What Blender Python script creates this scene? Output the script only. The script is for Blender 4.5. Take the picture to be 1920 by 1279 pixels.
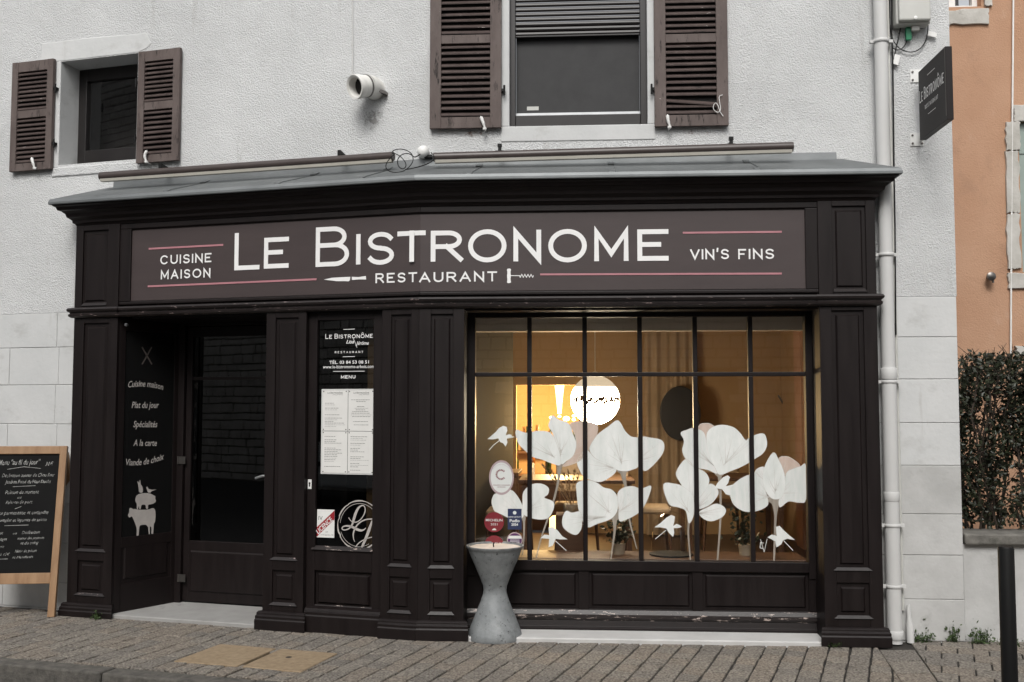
import bpy, bmesh, math, random
from mathutils import Vector, Matrix
random.seed(7)
for o in list(bpy.data.objects): bpy.data.objects.remove(o)
SC = bpy.context.scene
COL = SC.collection
# ------------------------------------------------------------------ camera
F, TH, CH, YK, AL, AR = 1890.6, .06227, 1.6926, 7.3795, .28308, .06351   # focal (px of 1920), pitch, eye height, distance of the facade's bend, angles of both wings
cam = bpy.data.cameras.new('camera'); cam.sensor_width = 36; cam.lens = F/1920*36; cam.clip_end = 500; cam.clip_start = .05
camo = bpy.data.objects.new('camera', cam); COL.objects.link(camo)
camo.location = (0, 0, CH); camo.rotation_euler = (math.pi/2+TH, 0, 0); SC.camera = camo
# ------------------------------------------------------------------ sky and sun (overcast)
SUN_EL, SUN_AZ = math.radians(46), math.radians(188)      # azimuth clockwise from +Y: behind the camera, a little to its left
wd = bpy.data.worlds.new('World'); SC.world = wd; wd.use_nodes = True
nt = wd.node_tree; bg = nt.nodes['Background']
sky = nt.nodes.new('ShaderNodeTexSky'); sky.sky_type = 'NISHITA'; sky.sun_disc = False
sky.sun_elevation = SUN_EL; sky.sun_rotation = SUN_AZ; sky.air_density = 1.2; sky.dust_density = 4; sky.ozone_density = 1
hs = nt.nodes.new('ShaderNodeHueSaturation'); hs.inputs['Saturation'].default_value = .16
nt.links.new(sky.outputs[0], hs.inputs['Color']); nt.links.new(hs.outputs[0], bg.inputs[0]); bg.inputs[1].default_value = .12
sl = bpy.data.lights.new('sun', 'SUN'); sl.energy = 1.5; sl.angle = math.radians(25); sl.color = (1, .97, .93)
so = bpy.data.objects.new('sun', sl); COL.objects.link(so); so.location = (-4, -6, 14)
sd = Vector((math.sin(SUN_AZ)*math.cos(SUN_EL), math.cos(SUN_AZ)*math.cos(SUN_EL), math.sin(SUN_EL)))
so.rotation_euler = (-sd).to_track_quat('-Z', 'Y').to_euler()
SC.view_settings.view_transform = 'Standard'; SC.view_settings.look = 'None'; SC.view_settings.gamma = 1
SC.view_settings.exposure = 0.30; SC.view_settings.use_curve_mapping = False

# ------------------------------------------------------------------ pixel -> place helpers
def ray(px, py):
    v = (639.5-py)/F
    return Vector(((px-960)/F, math.cos(TH)-math.sin(TH)*v, math.sin(TH)+math.cos(TH)*v))
KX = (785-960)/F/ray(785, 752)[1]*YK
class Frame:
    """vertical plane: u runs to the right along it, n sticks out towards the viewer"""
    def __init__(s, ox, oy, a):
        s.o = Vector((ox, oy, 0)); s.a = a
        s.t = Vector((math.cos(a), -math.sin(a), 0)); s.n = Vector((-math.sin(a), -math.cos(a), 0))
    def w(s, u, n, z): return s.o+s.t*u+s.n*n+Vector((0, 0, z))
    def hit(s, px, py, n=0):
        d = ray(px, py); p0 = s.o+s.n*n
        k = p0.dot(s.n)/d.dot(s.n); q = d*k
        return (q-p0).dot(s.t), q.z+CH
    def u(s, px, py, n=0): return s.hit(px, py, n)[0]
    def z(s, px, py, n=0): return s.hit(px, py, n)[1]
L = Frame(KX, YK, AL); R = Frame(KX, YK, AR)
TD = math.tan((AL-AR)/2)
def ground(px, py, z=0):
    d = ray(px, py); return d*((z-CH)/d.z)+Vector((0, 0, CH))

# ------------------------------------------------------------------ materials
def nodes(name):
    m = bpy.data.materials.new(name); m.use_nodes = True
    return m, m.node_tree, m.node_tree.nodes['Principled BSDF']
def c4(c): return (c[0], c[1], c[2], 1)
def mat(name, c1, c2=None, rough=.6, ns=4., bump=0., bs=60., metal=0., spec=.5, st=(1, 1, 1), chips=None, rvar=0., bdist=.01, detail=4, bump2=None, dirt=None):
    m, t, b = nodes(name); N = t.nodes.new; K = t.links.new
    b.inputs['Roughness'].default_value = rough; b.inputs['Metallic'].default_value = metal
    b.inputs['Specular IOR Level'].default_value = spec; b.inputs['Base Color'].default_value = c4(c1)
    tc = N('ShaderNodeTexCoord'); mp = N('ShaderNodeMapping'); mp.inputs['Scale'].default_value = st
    K(tc.outputs['Object'], mp.inputs[0]); col = None
    if c2:
        n = N('ShaderNodeTexNoise'); n.inputs['Scale'].default_value = ns; n.inputs['Detail'].default_value = detail+2; n.inputs['Roughness'].default_value = .62
        K(mp.outputs[0], n.inputs[0]); r = N('ShaderNodeValToRGB'); r.color_ramp.elements[0].position = .32; r.color_ramp.elements[1].position = .68
        r.color_ramp.elements[0].color = c4(c1); r.color_ramp.elements[1].color = c4(c2); K(n.outputs['Fac'], r.inputs[0]); col = r.outputs[0]
        if rvar:
            mr = N('ShaderNodeMapRange'); mr.inputs['To Min'].default_value = rough-rvar; mr.inputs['To Max'].default_value = rough+rvar
            K(n.outputs['Fac'], mr.inputs[0]); K(mr.outputs[0], b.inputs['Roughness'])
    for extra in ([chips] if chips else [])+(dirt if isinstance(dirt, list) else [dirt] if dirt else []):
        cc, thr, sc, stt = extra[:4]; soft = extra[4] if len(extra) > 4 else .03
        mp2 = N('ShaderNodeMapping'); mp2.inputs['Scale'].default_value = stt; K(tc.outputs['Object'], mp2.inputs[0])
        n2 = N('ShaderNodeTexNoise'); n2.inputs['Scale'].default_value = sc; n2.inputs['Detail'].default_value = 6; n2.inputs['Roughness'].default_value = .7
        K(mp2.outputs[0], n2.inputs[0]); r2 = N('ShaderNodeValToRGB'); r2.color_ramp.elements[0].position = thr; r2.color_ramp.elements[1].position = thr+soft
        K(n2.outputs['Fac'], r2.inputs[0]); mx = N('ShaderNodeMix'); mx.data_type = 'RGBA'; K(r2.outputs[0], mx.inputs['Factor'])
        if col: K(col, mx.inputs['A'])
        else: mx.inputs['A'].default_value = c4(c1)
        mx.inputs['B'].default_value = c4(cc); col = mx.outputs['Result']
    if col: K(col, b.inputs['Base Color'])
    if bump:
        n3 = N('ShaderNodeTexNoise'); n3.inputs['Scale'].default_value = bs; n3.inputs['Detail'].default_value = detail; n3.inputs['Roughness'].default_value = .55
        K(mp.outputs[0], n3.inputs[0]); bp = N('ShaderNodeBump'); bp.inputs['Strength'].default_value = bump; bp.inputs['Distance'].default_value = bdist
        K(n3.outputs['Fac'], bp.inputs['Height']); last = bp
        if bump2:
            n4 = N('ShaderNodeTexNoise'); n4.inputs['Scale'].default_value = bump2[1]; n4.inputs['Detail'].default_value = 3; K(tc.outputs['Object'], n4.inputs[0])
            bp2 = N('ShaderNodeBump'); bp2.inputs['Strength'].default_value = bump2[0]; bp2.inputs['Distance'].default_value = bump2[2]
            K(n4.outputs['Fac'], bp2.inputs['Height']); K(bp.outputs[0], bp2.inputs['Normal']); last = bp2
        K(last.outputs[0], b.inputs['Normal'])
    return m
def emit(name, c, s):
    m, t, b = nodes(name); b.inputs['Base Color'].default_value = c4([x*.5 for x in c]); b.inputs['Emission Color'].default_value = c4(c); b.inputs['Emission Strength'].default_value = s
    return m
def glass(name, tint=(1, 1, 1), ior=1.75, dirt=0.0):
    m = bpy.data.materials.new(name); m.use_nodes = True; t = m.node_tree; t.nodes.clear(); N = t.nodes.new; K = t.links.new
    o = N('ShaderNodeOutputMaterial'); tr = N('ShaderNodeBsdfTransparent'); tr.inputs[0].default_value = c4(tint)
    g = N('ShaderNodeBsdfGlossy'); g.inputs['Roughness'].default_value = .012; fr = N('ShaderNodeFresnel'); fr.inputs[0].default_value = ior
    nz = N('ShaderNodeTexNoise'); nz.inputs['Scale'].default_value = 1.6; bp = N('ShaderNodeBump'); bp.inputs['Strength'].default_value = .02; bp.inputs['Distance'].default_value = .02
    tc = N('ShaderNodeTexCoord'); K(tc.outputs['Object'], nz.inputs[0]); K(nz.outputs['Fac'], bp.inputs['Height']); K(bp.outputs[0], g.inputs['Normal'])
    gm = N('ShaderNodeNewGeometry'); ma = N('ShaderNodeMath'); ma.operation = 'MULTIPLY_ADD'; mb_ = N('ShaderNodeMath'); mb_.operation = 'MULTIPLY'
    ma.inputs[1].default_value = -1; ma.inputs[2].default_value = 1; K(gm.outputs['Backfacing'], ma.inputs[0]); K(fr.outputs[0], mb_.inputs[0]); K(ma.outputs[0], mb_.inputs[1])   # each sheet mirrors on its outer faces only
    mx = N('ShaderNodeMixShader'); K(mb_.outputs[0], mx.inputs[0]); K(tr.outputs[0], mx.inputs[1]); K(g.outputs[0], mx.inputs[2]); K(mx.outputs[0], o.inputs[0])
    return m
M = {}
M['wood'] = mat('dark_brown_painted_wood', (.0066, .0040, .0040), (.0102, .0064, .0062), .5, 3, .25, 40, spec=.30, st=(6, 6, .7), chips=((.18, .13, .12), .725, 9, (5, 5, .6)), rvar=.13, bdist=.002)
M['worn'] = mat('worn_brown_painted_wood', (.0125, .009, .0088), (.019, .014, .0135), .42, 3, .3, 40, st=(1, 1, 4), chips=((.45, .37, .33), .585, 7, (1.6, 1.6, 7)), bdist=.003)
M['edge'] = mat('rubbed_brown_moulding', (.012, .0088, .0085), (.020, .0150, .0145), .36, 3, .3, 30, chips=((.26, .20, .19), .63, 12, (1, 1, 5)), bdist=.003)
M['sign'] = mat('sign_board_paint', (.047, .034, .034), (.058, .043, .042), .5, 2.2, .15, 50, st=(.6, .6, 3), chips=((.5, .45, .42), .785, 22, (1, 1, 2)), dirt=((.045, .036, .035), .60, 3.5, (1, 1, 5), .2), bdist=.002)
M['letter'] = mat('white_sign_paint', (.86, .855, .845), (.80, .795, .785), .5, 6)
M['letgrey'] = mat('pale_grey_transfer', (.50, .47, .44), (.40, .37, .35), .55, 12)
M['letfaint'] = mat('faded_transfer', (.10, .085, .075), (.06, .05, .045), .6, 12)
M['pink'] = mat('pink_line_paint', (.46, .21, .235), (.40, .175, .20), .5, 8)
M['zinc'] = mat('weathered_zinc', (.15, .16, .163), (.21, .222, .226), .55, 2.5, .08, 12, metal=.55, st=(1, 1, 3), dirt=((.13, .145, .15), .58, 5, (1, 1, 2), .25))
M['zincpot'] = mat('spotted_zinc', (.17, .182, .187), (.30, .315, .32), .6, 7, .3, 40, metal=.2, dirt=[((.10, .108, .11), .54, 5, (1, 1, 1), .2), ((.06, .065, .068), .60, 30, (1, 1, 1), .06)], chips=((.40, .42, .43), .70, 6, (3, 3, .7), .08))
M['roughcast'] = mat('white_roughcast_render', (.58, .588, .588), (.67, .678, .678), .9, 1.1, 1., 95, bdist=.013, detail=3, dirt=[((.43, .43, .42), .55, 1.0, (1, 1, .7), .35), ((.40, .39, .37), .60, 2.2, (2.2, 2.2, .22), .25), ((.36, .35, .33), .70, 7, (1, 1, .8), .1)], chips=((.20, .19, .17), .775, 16, (1, 1, 1), .01), bump2=(.45, 5, .02), spec=.2)
M['smooth'] = mat('smooth_painted_render', (.54, .55, .547), (.61, .615, .61), .8, 2, .35, 30, bdist=.006, dirt=[((.40, .40, .385), .57, 2.2, (1, 1, 1.6), .25), ((.40, .39, .37), .62, 3, (2.5, 2.5, .3), .2)], bump2=(.3, 6, .015), spec=.25)
M['dirtysmooth'] = mat('stained_lower_render', (.42, .42, .41), (.54, .54, .53), .85, 2.6, .4, 30, bdist=.006, dirt=((.27, .265, .25), .57, 3, (1, 1, 1.2), .25), bump2=(.3, 6, .015), spec=.25)
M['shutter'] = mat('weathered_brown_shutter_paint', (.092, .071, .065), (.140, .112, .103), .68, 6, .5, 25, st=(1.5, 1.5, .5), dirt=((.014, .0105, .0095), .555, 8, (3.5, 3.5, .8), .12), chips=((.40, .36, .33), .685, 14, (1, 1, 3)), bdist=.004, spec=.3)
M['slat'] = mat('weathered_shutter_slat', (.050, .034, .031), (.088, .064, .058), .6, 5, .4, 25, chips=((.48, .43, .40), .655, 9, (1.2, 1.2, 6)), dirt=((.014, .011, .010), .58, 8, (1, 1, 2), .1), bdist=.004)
M['frameblack'] = mat('dark_window_frame', (.012, .010, .010), (.017, .0145, .014), .4, 6)
M['void'] = mat('near_black_depth', (.012, .011, .011), (.016, .014, .013), .9, 2)  # near-black colour stands in for unlit depth behind panes and in the vent
M['screen'] = mat('insect_screen_mesh', (.026, .026, .027), (.034, .034, .035), .7, 8, .2, 300)
M['roller'] = mat('roller_shutter_slats', (.014, .012, .012), (.019, .016, .016), .42, 5)
M['silver'] = mat('brushed_metal', (.45, .46, .47), (.55, .56, .57), .35, 8, metal=.8)
M['tube'] = mat('brown_lacquered_tube', (.052, .040, .037), (.066, .052, .048), .38, 5, dirt=((.03, .024, .022), .6, 9, (1, 1, 1), .2))
M['trough'] = mat('beige_diffuser', (.40, .38, .33), (.46, .44, .39), .6, 5)
M['black'] = mat('black_plastic', (.006, .006, .006), None, .55, spec=.3)
M['pvc'] = mat('white_pvc', (.74, .73, .70), (.68, .67, .63), .45, 5, dirt=((.45, .42, .38), .63, 9, (1, 1, 1), .2))
M['pipe'] = mat('painted_downpipe', (.55, .55, .54), (.60, .60, .59), .55, 3, .1, 30, st=(1, 1, .4), dirt=((.46, .45, .43), .66, 6, (2, 2, .6), .2), bdist=.002, spec=.3)
M['boxgrey'] = mat('grey_white_plastic', (.56, .56, .53), (.50, .50, .47), .5, 4)
M['green'] = mat('green_plastic', (.01, .20, .09), None, .4)
M['white'] = mat('white_plastic', (.80, .80, .78), (.72, .72, .70), .5, 9)
M['paper'] = mat('paper', (.74, .735, .71), (.68, .675, .65), .8, 5)
M['ink'] = mat('grey_print', (.10, .10, .10), None, .8)
M['red'] = mat('licence_red', (.30, .012, .02), None, .5)
M['mred'] = mat('red_sticker', (.20, .018, .028), (.16, .015, .022), .45, 30)
M['blue'] = mat('navy_sticker', (.022, .032, .085), None, .45)
M['purple'] = mat('purple_sticker', (.085, .022, .10), None, .45)
M['cream'] = mat('cream_sticker', (.70, .72, .70), (.66, .68, .66), .5, 10)
M['rim'] = mat('mauve_rim', (.42, .33, .34), None, .5)
M['glass'] = glass('window_glass'); M['doorglass'] = glass('dark_door_glass', (.55, .55, .55), 1.8)
M['brass'] = mat('dull_steel', (.16, .15, .14), None, .35, metal=.8)
M['chalkboard'] = mat('chalkboard_black', (.0045, .0045, .0045), (.008, .008, .008), .8, 3, spec=.2, dirt=((.014, .014, .014), .6, 3, (1, 1, 1), .25))
M['chalk'] = mat('chalk', (.50, .50, .48), (.20, .20, .195), .9, 40)
M['oak'] = mat('pale_wood', (.27, .155, .080), (.38, .235, .130), .55, 3, .2, 30, st=(5, 5, 1), dirt=((.16, .075, .03), .62, 4, (6, 6, 1), .15), bdist=.002)
M['wax'] = mat('candle_wax', (.76, .68, .60), (.70, .60, .50), .5, 14, .3, 30)
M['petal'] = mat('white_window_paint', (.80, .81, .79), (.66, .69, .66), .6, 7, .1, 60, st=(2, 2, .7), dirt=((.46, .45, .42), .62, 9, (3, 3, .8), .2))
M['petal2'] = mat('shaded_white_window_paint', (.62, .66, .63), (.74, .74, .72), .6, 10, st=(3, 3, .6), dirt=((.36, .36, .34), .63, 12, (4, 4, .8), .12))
M['petal3'] = mat('beige_window_paint', (.52, .40, .33), (.62, .50, .43), .6, 9, st=(2, 2, .6))
M['stem'] = mat('thin_stem_window_paint', (.22, .19, .155), (.36, .32, .27), .6, 14, st=(3, 3, .5))
M['vein'] = mat('grey_vein_paint', (.50, .47, .43), (.66, .65, .62), .7, 20)
M['stone'] = mat('pale_step_stone', (.27, .265, .255), (.35, .345, .335), .75, 4, .2, 30, dirt=((.09, .085, .08), .60, 4, (1, 1, 1), .12))
M['sill'] = mat('clean_step_stone', (.47, .465, .455), (.55, .545, .535), .75, 5, .2, 30)
pv = dict(rough=.9, ns=65, bump=1., bs=90, bdist=.011, detail=5, spec=.25)
M['pave'] = [mat('aggregate_paver', (.066, .058, .049), (.36, .325, .28), **pv), mat('warm_aggregate_paver', (.072, .060, .048), (.36, .315, .265), **pv), mat('grey_aggregate_paver', (.054, .048, .041), (.32, .29, .255), **pv)]
M['joint'] = mat('dark_joint_soil', (.018, .016, .014), (.035, .031, .026), .95, 9, .5, 60)
M['cover'] = mat('tan_concrete_cover', (.23, .165, .10), (.32, .245, .16), .85, 24, .5, 80, bdist=.004, dirt=((.15, .11, .07), .6, 5, (1, 1, 1), .2))
M['kerb'] = mat('kerb_stone', (.06, .056, .05), (.13, .12, .105), .9, 20, .7, 60)
M['asphalt'] = mat('asphalt', (.035, .035, .035), (.06, .06, .06), .9, 60, .6, 150)
M['orange'] = mat('terracotta_render', (.42, .245, .155), (.48, .295, .195), .85, 1.6, .6, 70, dirt=[((.33, .20, .135), .55, 2.4, (1, 1, .7), .25), ((.50, .34, .25), .60, 5, (1, 1, .6), .2), ((.28, .17, .12), .68, 8, (1.5, 1.5, .5), .12)], spec=.2)
M['limestone'] = mat('weathered_limestone', (.40, .385, .35), (.56, .545, .51), .85, 5, .5, 20, dirt=((.24, .225, .20), .62, 7, (1, 1, 1), .12), bdist=.008)
M['sage'] = mat('sage_shutter_paint', (.26, .32, .29), (.30, .36, .33), .6, 4)
M['coping'] = mat('mossy_coping', (.10, .095, .085), (.20, .19, .17), .9, 9, .5, 30, dirt=((.05, .05, .04), .55, 6, (1, 1, 1), .2))
M['leaf'] = mat('dark_hedge_leaf', (.006, .008, .005), (.038, .046, .022), .45, 5)
M['weed'] = mat('weed_leaf', (.035, .060, .018), (.060, .095, .030), .55, 20)
M['twig'] = mat('hedge_twig', (.030, .020, .014), (.050, .036, .026), .8, 10)
M['ochre'] = mat('ochre_wall', (.36, .235, .115), (.41, .27, .14), .8, 2, .1, 40)
M['ceil'] = mat('interior_ceiling', (.50, .42, .30), None, .8)
M['beam'] = mat('pale_blind_box', (.55, .50, .42), (.50, .45, .37), .7, 4)
M['slatdoor'] = mat('brown_panel_wood', (.065, .030, .014), (.095, .045, .020), .5, 3, st=(1, 1, 8))
M['floor'] = mat('brown_floor', (.06, .035, .02), (.09, .055, .03), .4, 3, st=(1, 6, 1))
M['curtain'] = mat('taupe_curtain', (.30, .22, .14), (.34, .255, .17), .85, 3)
M['mirror'] = mat('dark_oval_panel', (.022, .023, .026), (.03, .031, .034), .28, 3)
M['vase'] = mat('stoneware', (.24, .19, .13), (.30, .245, .175), .7, 9)
M['pampas'] = mat('dried_grass', (.20, .125, .055), (.32, .215, .11), .8, 9)
M['plant'] = mat('dark_indoor_leaf', (.02, .03, .015), (.05, .06, .03), .5, 9)
M['globe'] = emit('lit_globe', (1, .84, .60), 17.0)
g_ = M['globe'].node_tree; tcg = g_.nodes.new('ShaderNodeTexCoord'); sx = g_.nodes.new('ShaderNodeSeparateXYZ'); mr_ = g_.nodes.new('ShaderNodeMapRange'); g_.links.new(tcg.outputs['Generated'], sx.inputs[0]); g_.links.new(sx.outputs['Z'], mr_.inputs[0])
mr_.inputs['From Min'].default_value = .35; mr_.inputs['From Max'].default_value = .78; mr_.inputs['To Min'].default_value = 50; mr_.inputs['To Max'].default_value = .5; g_.links.new(mr_.outputs[0], g_.nodes['Principled BSDF'].inputs['Emission Strength'])   # glow graded dimmer towards the top, shading put into the emission
M['bulb'] = emit('warm_bulb', (1, .62, .26), 14)
M['shade'] = emit('lit_lamp_shade', (1, .55, .18), 4)
M['spot'] = emit('small_led', (1, .9, .75), 25)
M['flake'] = mat('gold_flake', (.20, .11, .04), (.32, .19, .07), .6, 20)
M['vanwhite'] = mat('white_car_paint', (.62, .64, .65), None, .25)
M['rubber'] = mat('tyre_rubber', (.015, .015, .015), None, .8)
M['rust'] = mat('rusty_streak', (.20, .13, .09), None, .9)

# ------------------------------------------------------------------ mesh builder
class MB:
    def __init__(s): s.v = []; s.f = []; s.m = []; s.cur = 0; s.sm = []
    def add(s, vs, fs, smooth=False):
        k = len(s.v); s.v += [Vector(q) for q in vs]
        for f in fs: s.f.append([k+i for i in f]); s.m.append(s.cur); s.sm.append(smooth)
    def hexa(s, p): s.add(p, [(0, 3, 2, 1), (4, 5, 6, 7), (0, 1, 5, 4), (1, 2, 6, 5), (2, 3, 7, 6), (3, 0, 4, 7)])
    def box(s, fr, u0, u1, n0, n1, z0, z1):
        w = fr.w; s.hexa([w(u0, n0, z0), w(u1, n0, z0), w(u1, n1, z0), w(u0, n1, z0), w(u0, n0, z1), w(u1, n0, z1), w(u1, n1, z1), w(u0, n1, z1)]); return s
    def frustum(s, fr, u0, u1, z0, z1, n0, n1, c):      # raised field: big rectangle at n0, inset by c at n1
        w = fr.w; s.hexa([w(u0, n0, z0), w(u1, n0, z0), w(u1, n0, z1), w(u0, n0, z1), w(u0+c, n1, z0+c), w(u1-c, n1, z0+c), w(u1-c, n1, z1-c), w(u0+c, n1, z1-c)]); return s
    def prism(s, fr, pts, n0, n1):
        k = len(pts); s.add([fr.w(u, n0, z) for u, z in pts]+[fr.w(u, n1, z) for u, z in pts],
              [tuple(range(k))[::-1], tuple(range(k, 2*k))]+[(i, (i+1) % k, k+(i+1) % k, k+i) for i in range(k)]); return s
    def sheet(s, fr, pts, n): s.add([fr.w(u, n, z) for u, z in pts], [tuple(range(len(pts)))]); return s
    def sweep(s, fr, prof, u0, u1, m0=0, m1=0):         # closed profile of (n, z) run along u, ends mitred
        k = len(prof); s.add([fr.w(u0+m0*n, n, z) for n, z in prof]+[fr.w(u1+m1*n, n, z) for n, z in prof],
              [tuple(range(k))[::-1], tuple(range(k, 2*k))]+[(i, (i+1) % k, k+(i+1) % k, k+i) for i in range(k)]); return s
    def tube(s, pts, r, seg=10, caps=True, smooth=True):
        pts = [Vector(p) for p in pts]; rr = r if isinstance(r, (list, tuple)) else [r]*len(pts); vs = []; up = None
        if len(rr) != len(pts): rr = [rr[min(len(rr)-1, round(i*(len(rr)-1)/(len(pts)-1)))] for i in range(len(pts))]
        for i, p in enumerate(pts):
            d = (pts[min(i+1, len(pts)-1)]-pts[max(i-1, 0)]).normalized()
            if up is None: up = d.orthogonal().normalized()
            up = (up-d*up.dot(d)); up = up.normalized() if up.length > 1e-6 else d.orthogonal().normalized()
            b = d.cross(up)
            vs += [p+(up*math.cos(2*math.pi*j/seg)+b*math.sin(2*math.pi*j/seg))*rr[i] for j in range(seg)]
        fs = []
        for i in range(len(pts)-1):
            for j in range(seg): a = i*seg+j; b2 = i*seg+(j+1) % seg; fs.append((a, b2, b2+seg, a+seg))
        s.add(vs, fs, smooth)
        if caps:
            k = len(s.v)-len(vs); s.f += [[k+j for j in range(seg)][::-1], [k+(len(pts)-1)*seg+j for j in range(seg)]]; s.m += [s.cur]*2; s.sm += [False]*2
        return s
    def lathe(s, c, prof, seg=32, axis=None, smooth=True):
        c = Vector(c); q = Vector((0, 0, 1)).rotation_difference(Vector(axis)) if axis is not None else None; vs = []
        for r, z in prof:
            for j in range(seg):
                v = Vector((r*math.cos(2*math.pi*j/seg), r*math.sin(2*math.pi*j/seg), z)); vs.append(c+(q @ v if q else v))
        fs = []
        for i in range(len(prof)-1):
            for j in range(seg): a = i*seg+j; b = i*seg+(j+1) % seg; fs.append((a, b, b+seg, a+seg))
        s.add(vs, fs, smooth); k = len(s.v)-len(vs)
        if prof[0][0] > 1e-5: s.f.append([k+j for j in range(seg)][::-1]); s.m.append(s.cur); s.sm.append(False)
        if prof[-1][0] > 1e-5: s.f.append([k+(len(prof)-1)*seg+j for j in range(seg)]); s.m.append(s.cur); s.sm.append(False)
        return s
    def ribbon(s, fr, pts, wd, n, n1=None):              # flat stroke of the (u, z) polyline, square ends, mitred joints
        k = len(pts); ws = wd if isinstance(wd, (list, tuple)) else [wd]*k; P = [Vector((a, b)) for a, b in pts]
        closed = (P[0]-P[-1]).length < 1e-6
        Ls = []; Rs = []
        for i in range(k):
            if closed: a = P[i-1] if i else P[-2]; b = P[i+1] if i < k-1 else P[1]
            else: a = P[max(i-1, 0)]; b = P[min(i+1, k-1)]
            d0 = (P[i]-a); d1 = (b-P[i]); d0 = d0 if d0.length > 1e-9 else d1; d1 = d1 if d1.length > 1e-9 else d0
            d0 = d0.normalized(); d1 = d1.normalized(); m = d0+d1; m = m.normalized() if m.length > 1e-4 else d0
            nn = Vector((-m.y, m.x)); c = max(.35, nn.dot(Vector((-d0.y, d0.x)))); h = ws[i]/2/c; q = P[i].copy()
            if not closed and i == 0: q -= d1*ws[0]/2*s.cap
            if not closed and i == k-1: q += d0*ws[-1]/2*s.cap
            Ls.append(q+nn*h); Rs.append(q-nn*h)
        vs = [fr.w(q.x, n, q.y) for q in Ls]+[fr.w(q.x, n, q.y) for q in Rs]
        s.add(vs, [(i, i+1, k+i+1, k+i) for i in range(k-1)])
        if n1 is not None:   # give it thickness: side walls down to n1
            vs2 = [fr.w(q.x, n1, q.y) for q in Ls]+[fr.w(q.x, n1, q.y) for q in Rs]; b0 = len(s.v)-2*k; s.add(vs2, []); b1 = len(s.v)-2*k
            for i in range(k-1):
                for a, b in ((b0+i, b0+i+1), (b0+k+i, b0+k+i+1)): s.f.append([a, b, b-b0+b1, a-b0+b1]); s.m.append(s.cur); s.sm.append(False)
        return s
    cap = 1.
    def build(s, name, mt, parent=None, bevel=0, recalc=True):
        me = bpy.data.meshes.new(name)
        if parent is not None: o0 = parent['_o'].to_list() if hasattr(parent['_o'], 'to_list') else list(parent['_o']); o0 = Vector(o0)
        else:
            xs = [v.x for v in s.v]; ys = [v.y for v in s.v]; o0 = Vector(((min(xs)+max(xs))/2, (min(ys)+max(ys))/2, min(v.z for v in s.v)))
        me.from_pydata([v-o0 for v in s.v], [], s.f)
        for x in (mt if isinstance(mt, (list, tuple)) else [mt]): me.materials.append(x)
        me.polygons.foreach_set('material_index', s.m); me.polygons.foreach_set('use_smooth', s.sm)
        if recalc:
            bm = bmesh.new(); bm.from_mesh(me); bmesh.ops.recalc_face_normals(bm, faces=bm.faces); bm.to_mesh(me); bm.free()
        me.update()
        if any(s.sm): me.set_sharp_from_angle(angle=math.radians(48))
        o = bpy.data.objects.new(name, me); COL.objects.link(o)
        o['_o'] = list(o0)
        if parent is not None: o.parent = parent
        else: o.location = o0
        if bevel:
            b = o.modifiers.new('bevel', 'BEVEL'); b.width = bevel; b.segments = 2; b.limit_method = 'ANGLE'; b.angle_limit = .6
        return o
def thing(name, loc, label, cat, group=None):
    o = bpy.data.objects.new(name, None); COL.objects.link(o); o.location = loc; o['_o'] = list(Vector(loc)); o.empty_display_size = .1
    return tag(o, label, cat, group)
def tag(o, label, cat, group=None):
    o['label'] = label; o['category'] = cat
    if group: o['group'] = group
    return o
def struct(o): o['kind'] = 'structure'; return o
def stuff(o): o['kind'] = 'stuff'; return o
def chaikin(p, it=2):
    for _ in range(it):
        q = []
        for i in range(len(p)):
            a = p[i]; b = p[(i+1) % len(p)]
            q += [(a[0]*.75+b[0]*.25, a[1]*.75+b[1]*.25), (a[0]*.25+b[0]*.75, a[1]*.25+b[1]*.75)]
        p = q
    return p
def curve_through(p, k=4):                              # closed curve through every point
    q = []; n = len(p)
    for i in range(n):
        a, b, c, d = p[i-1], p[i], p[(i+1) % n], p[(i+2) % n]
        for j in range(k):
            t = j/k; q.append(tuple(.5*(2*b[x]+(c[x]-a[x])*t+(2*a[x]-5*b[x]+4*c[x]-d[x])*t*t+(3*b[x]-a[x]-3*c[x]+d[x])*t**3) for x in (0, 1)))
    return q
def smoothline(p, it=2):
    for _ in range(it):
        q = [p[0]]
        for a, b in zip(p, p[1:]): q += [tuple(x*.75+y*.25 for x, y in zip(a, b)), tuple(x*.25+y*.75 for x, y in zip(a, b))]
        p = q+[p[-1]]
    return p

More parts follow.
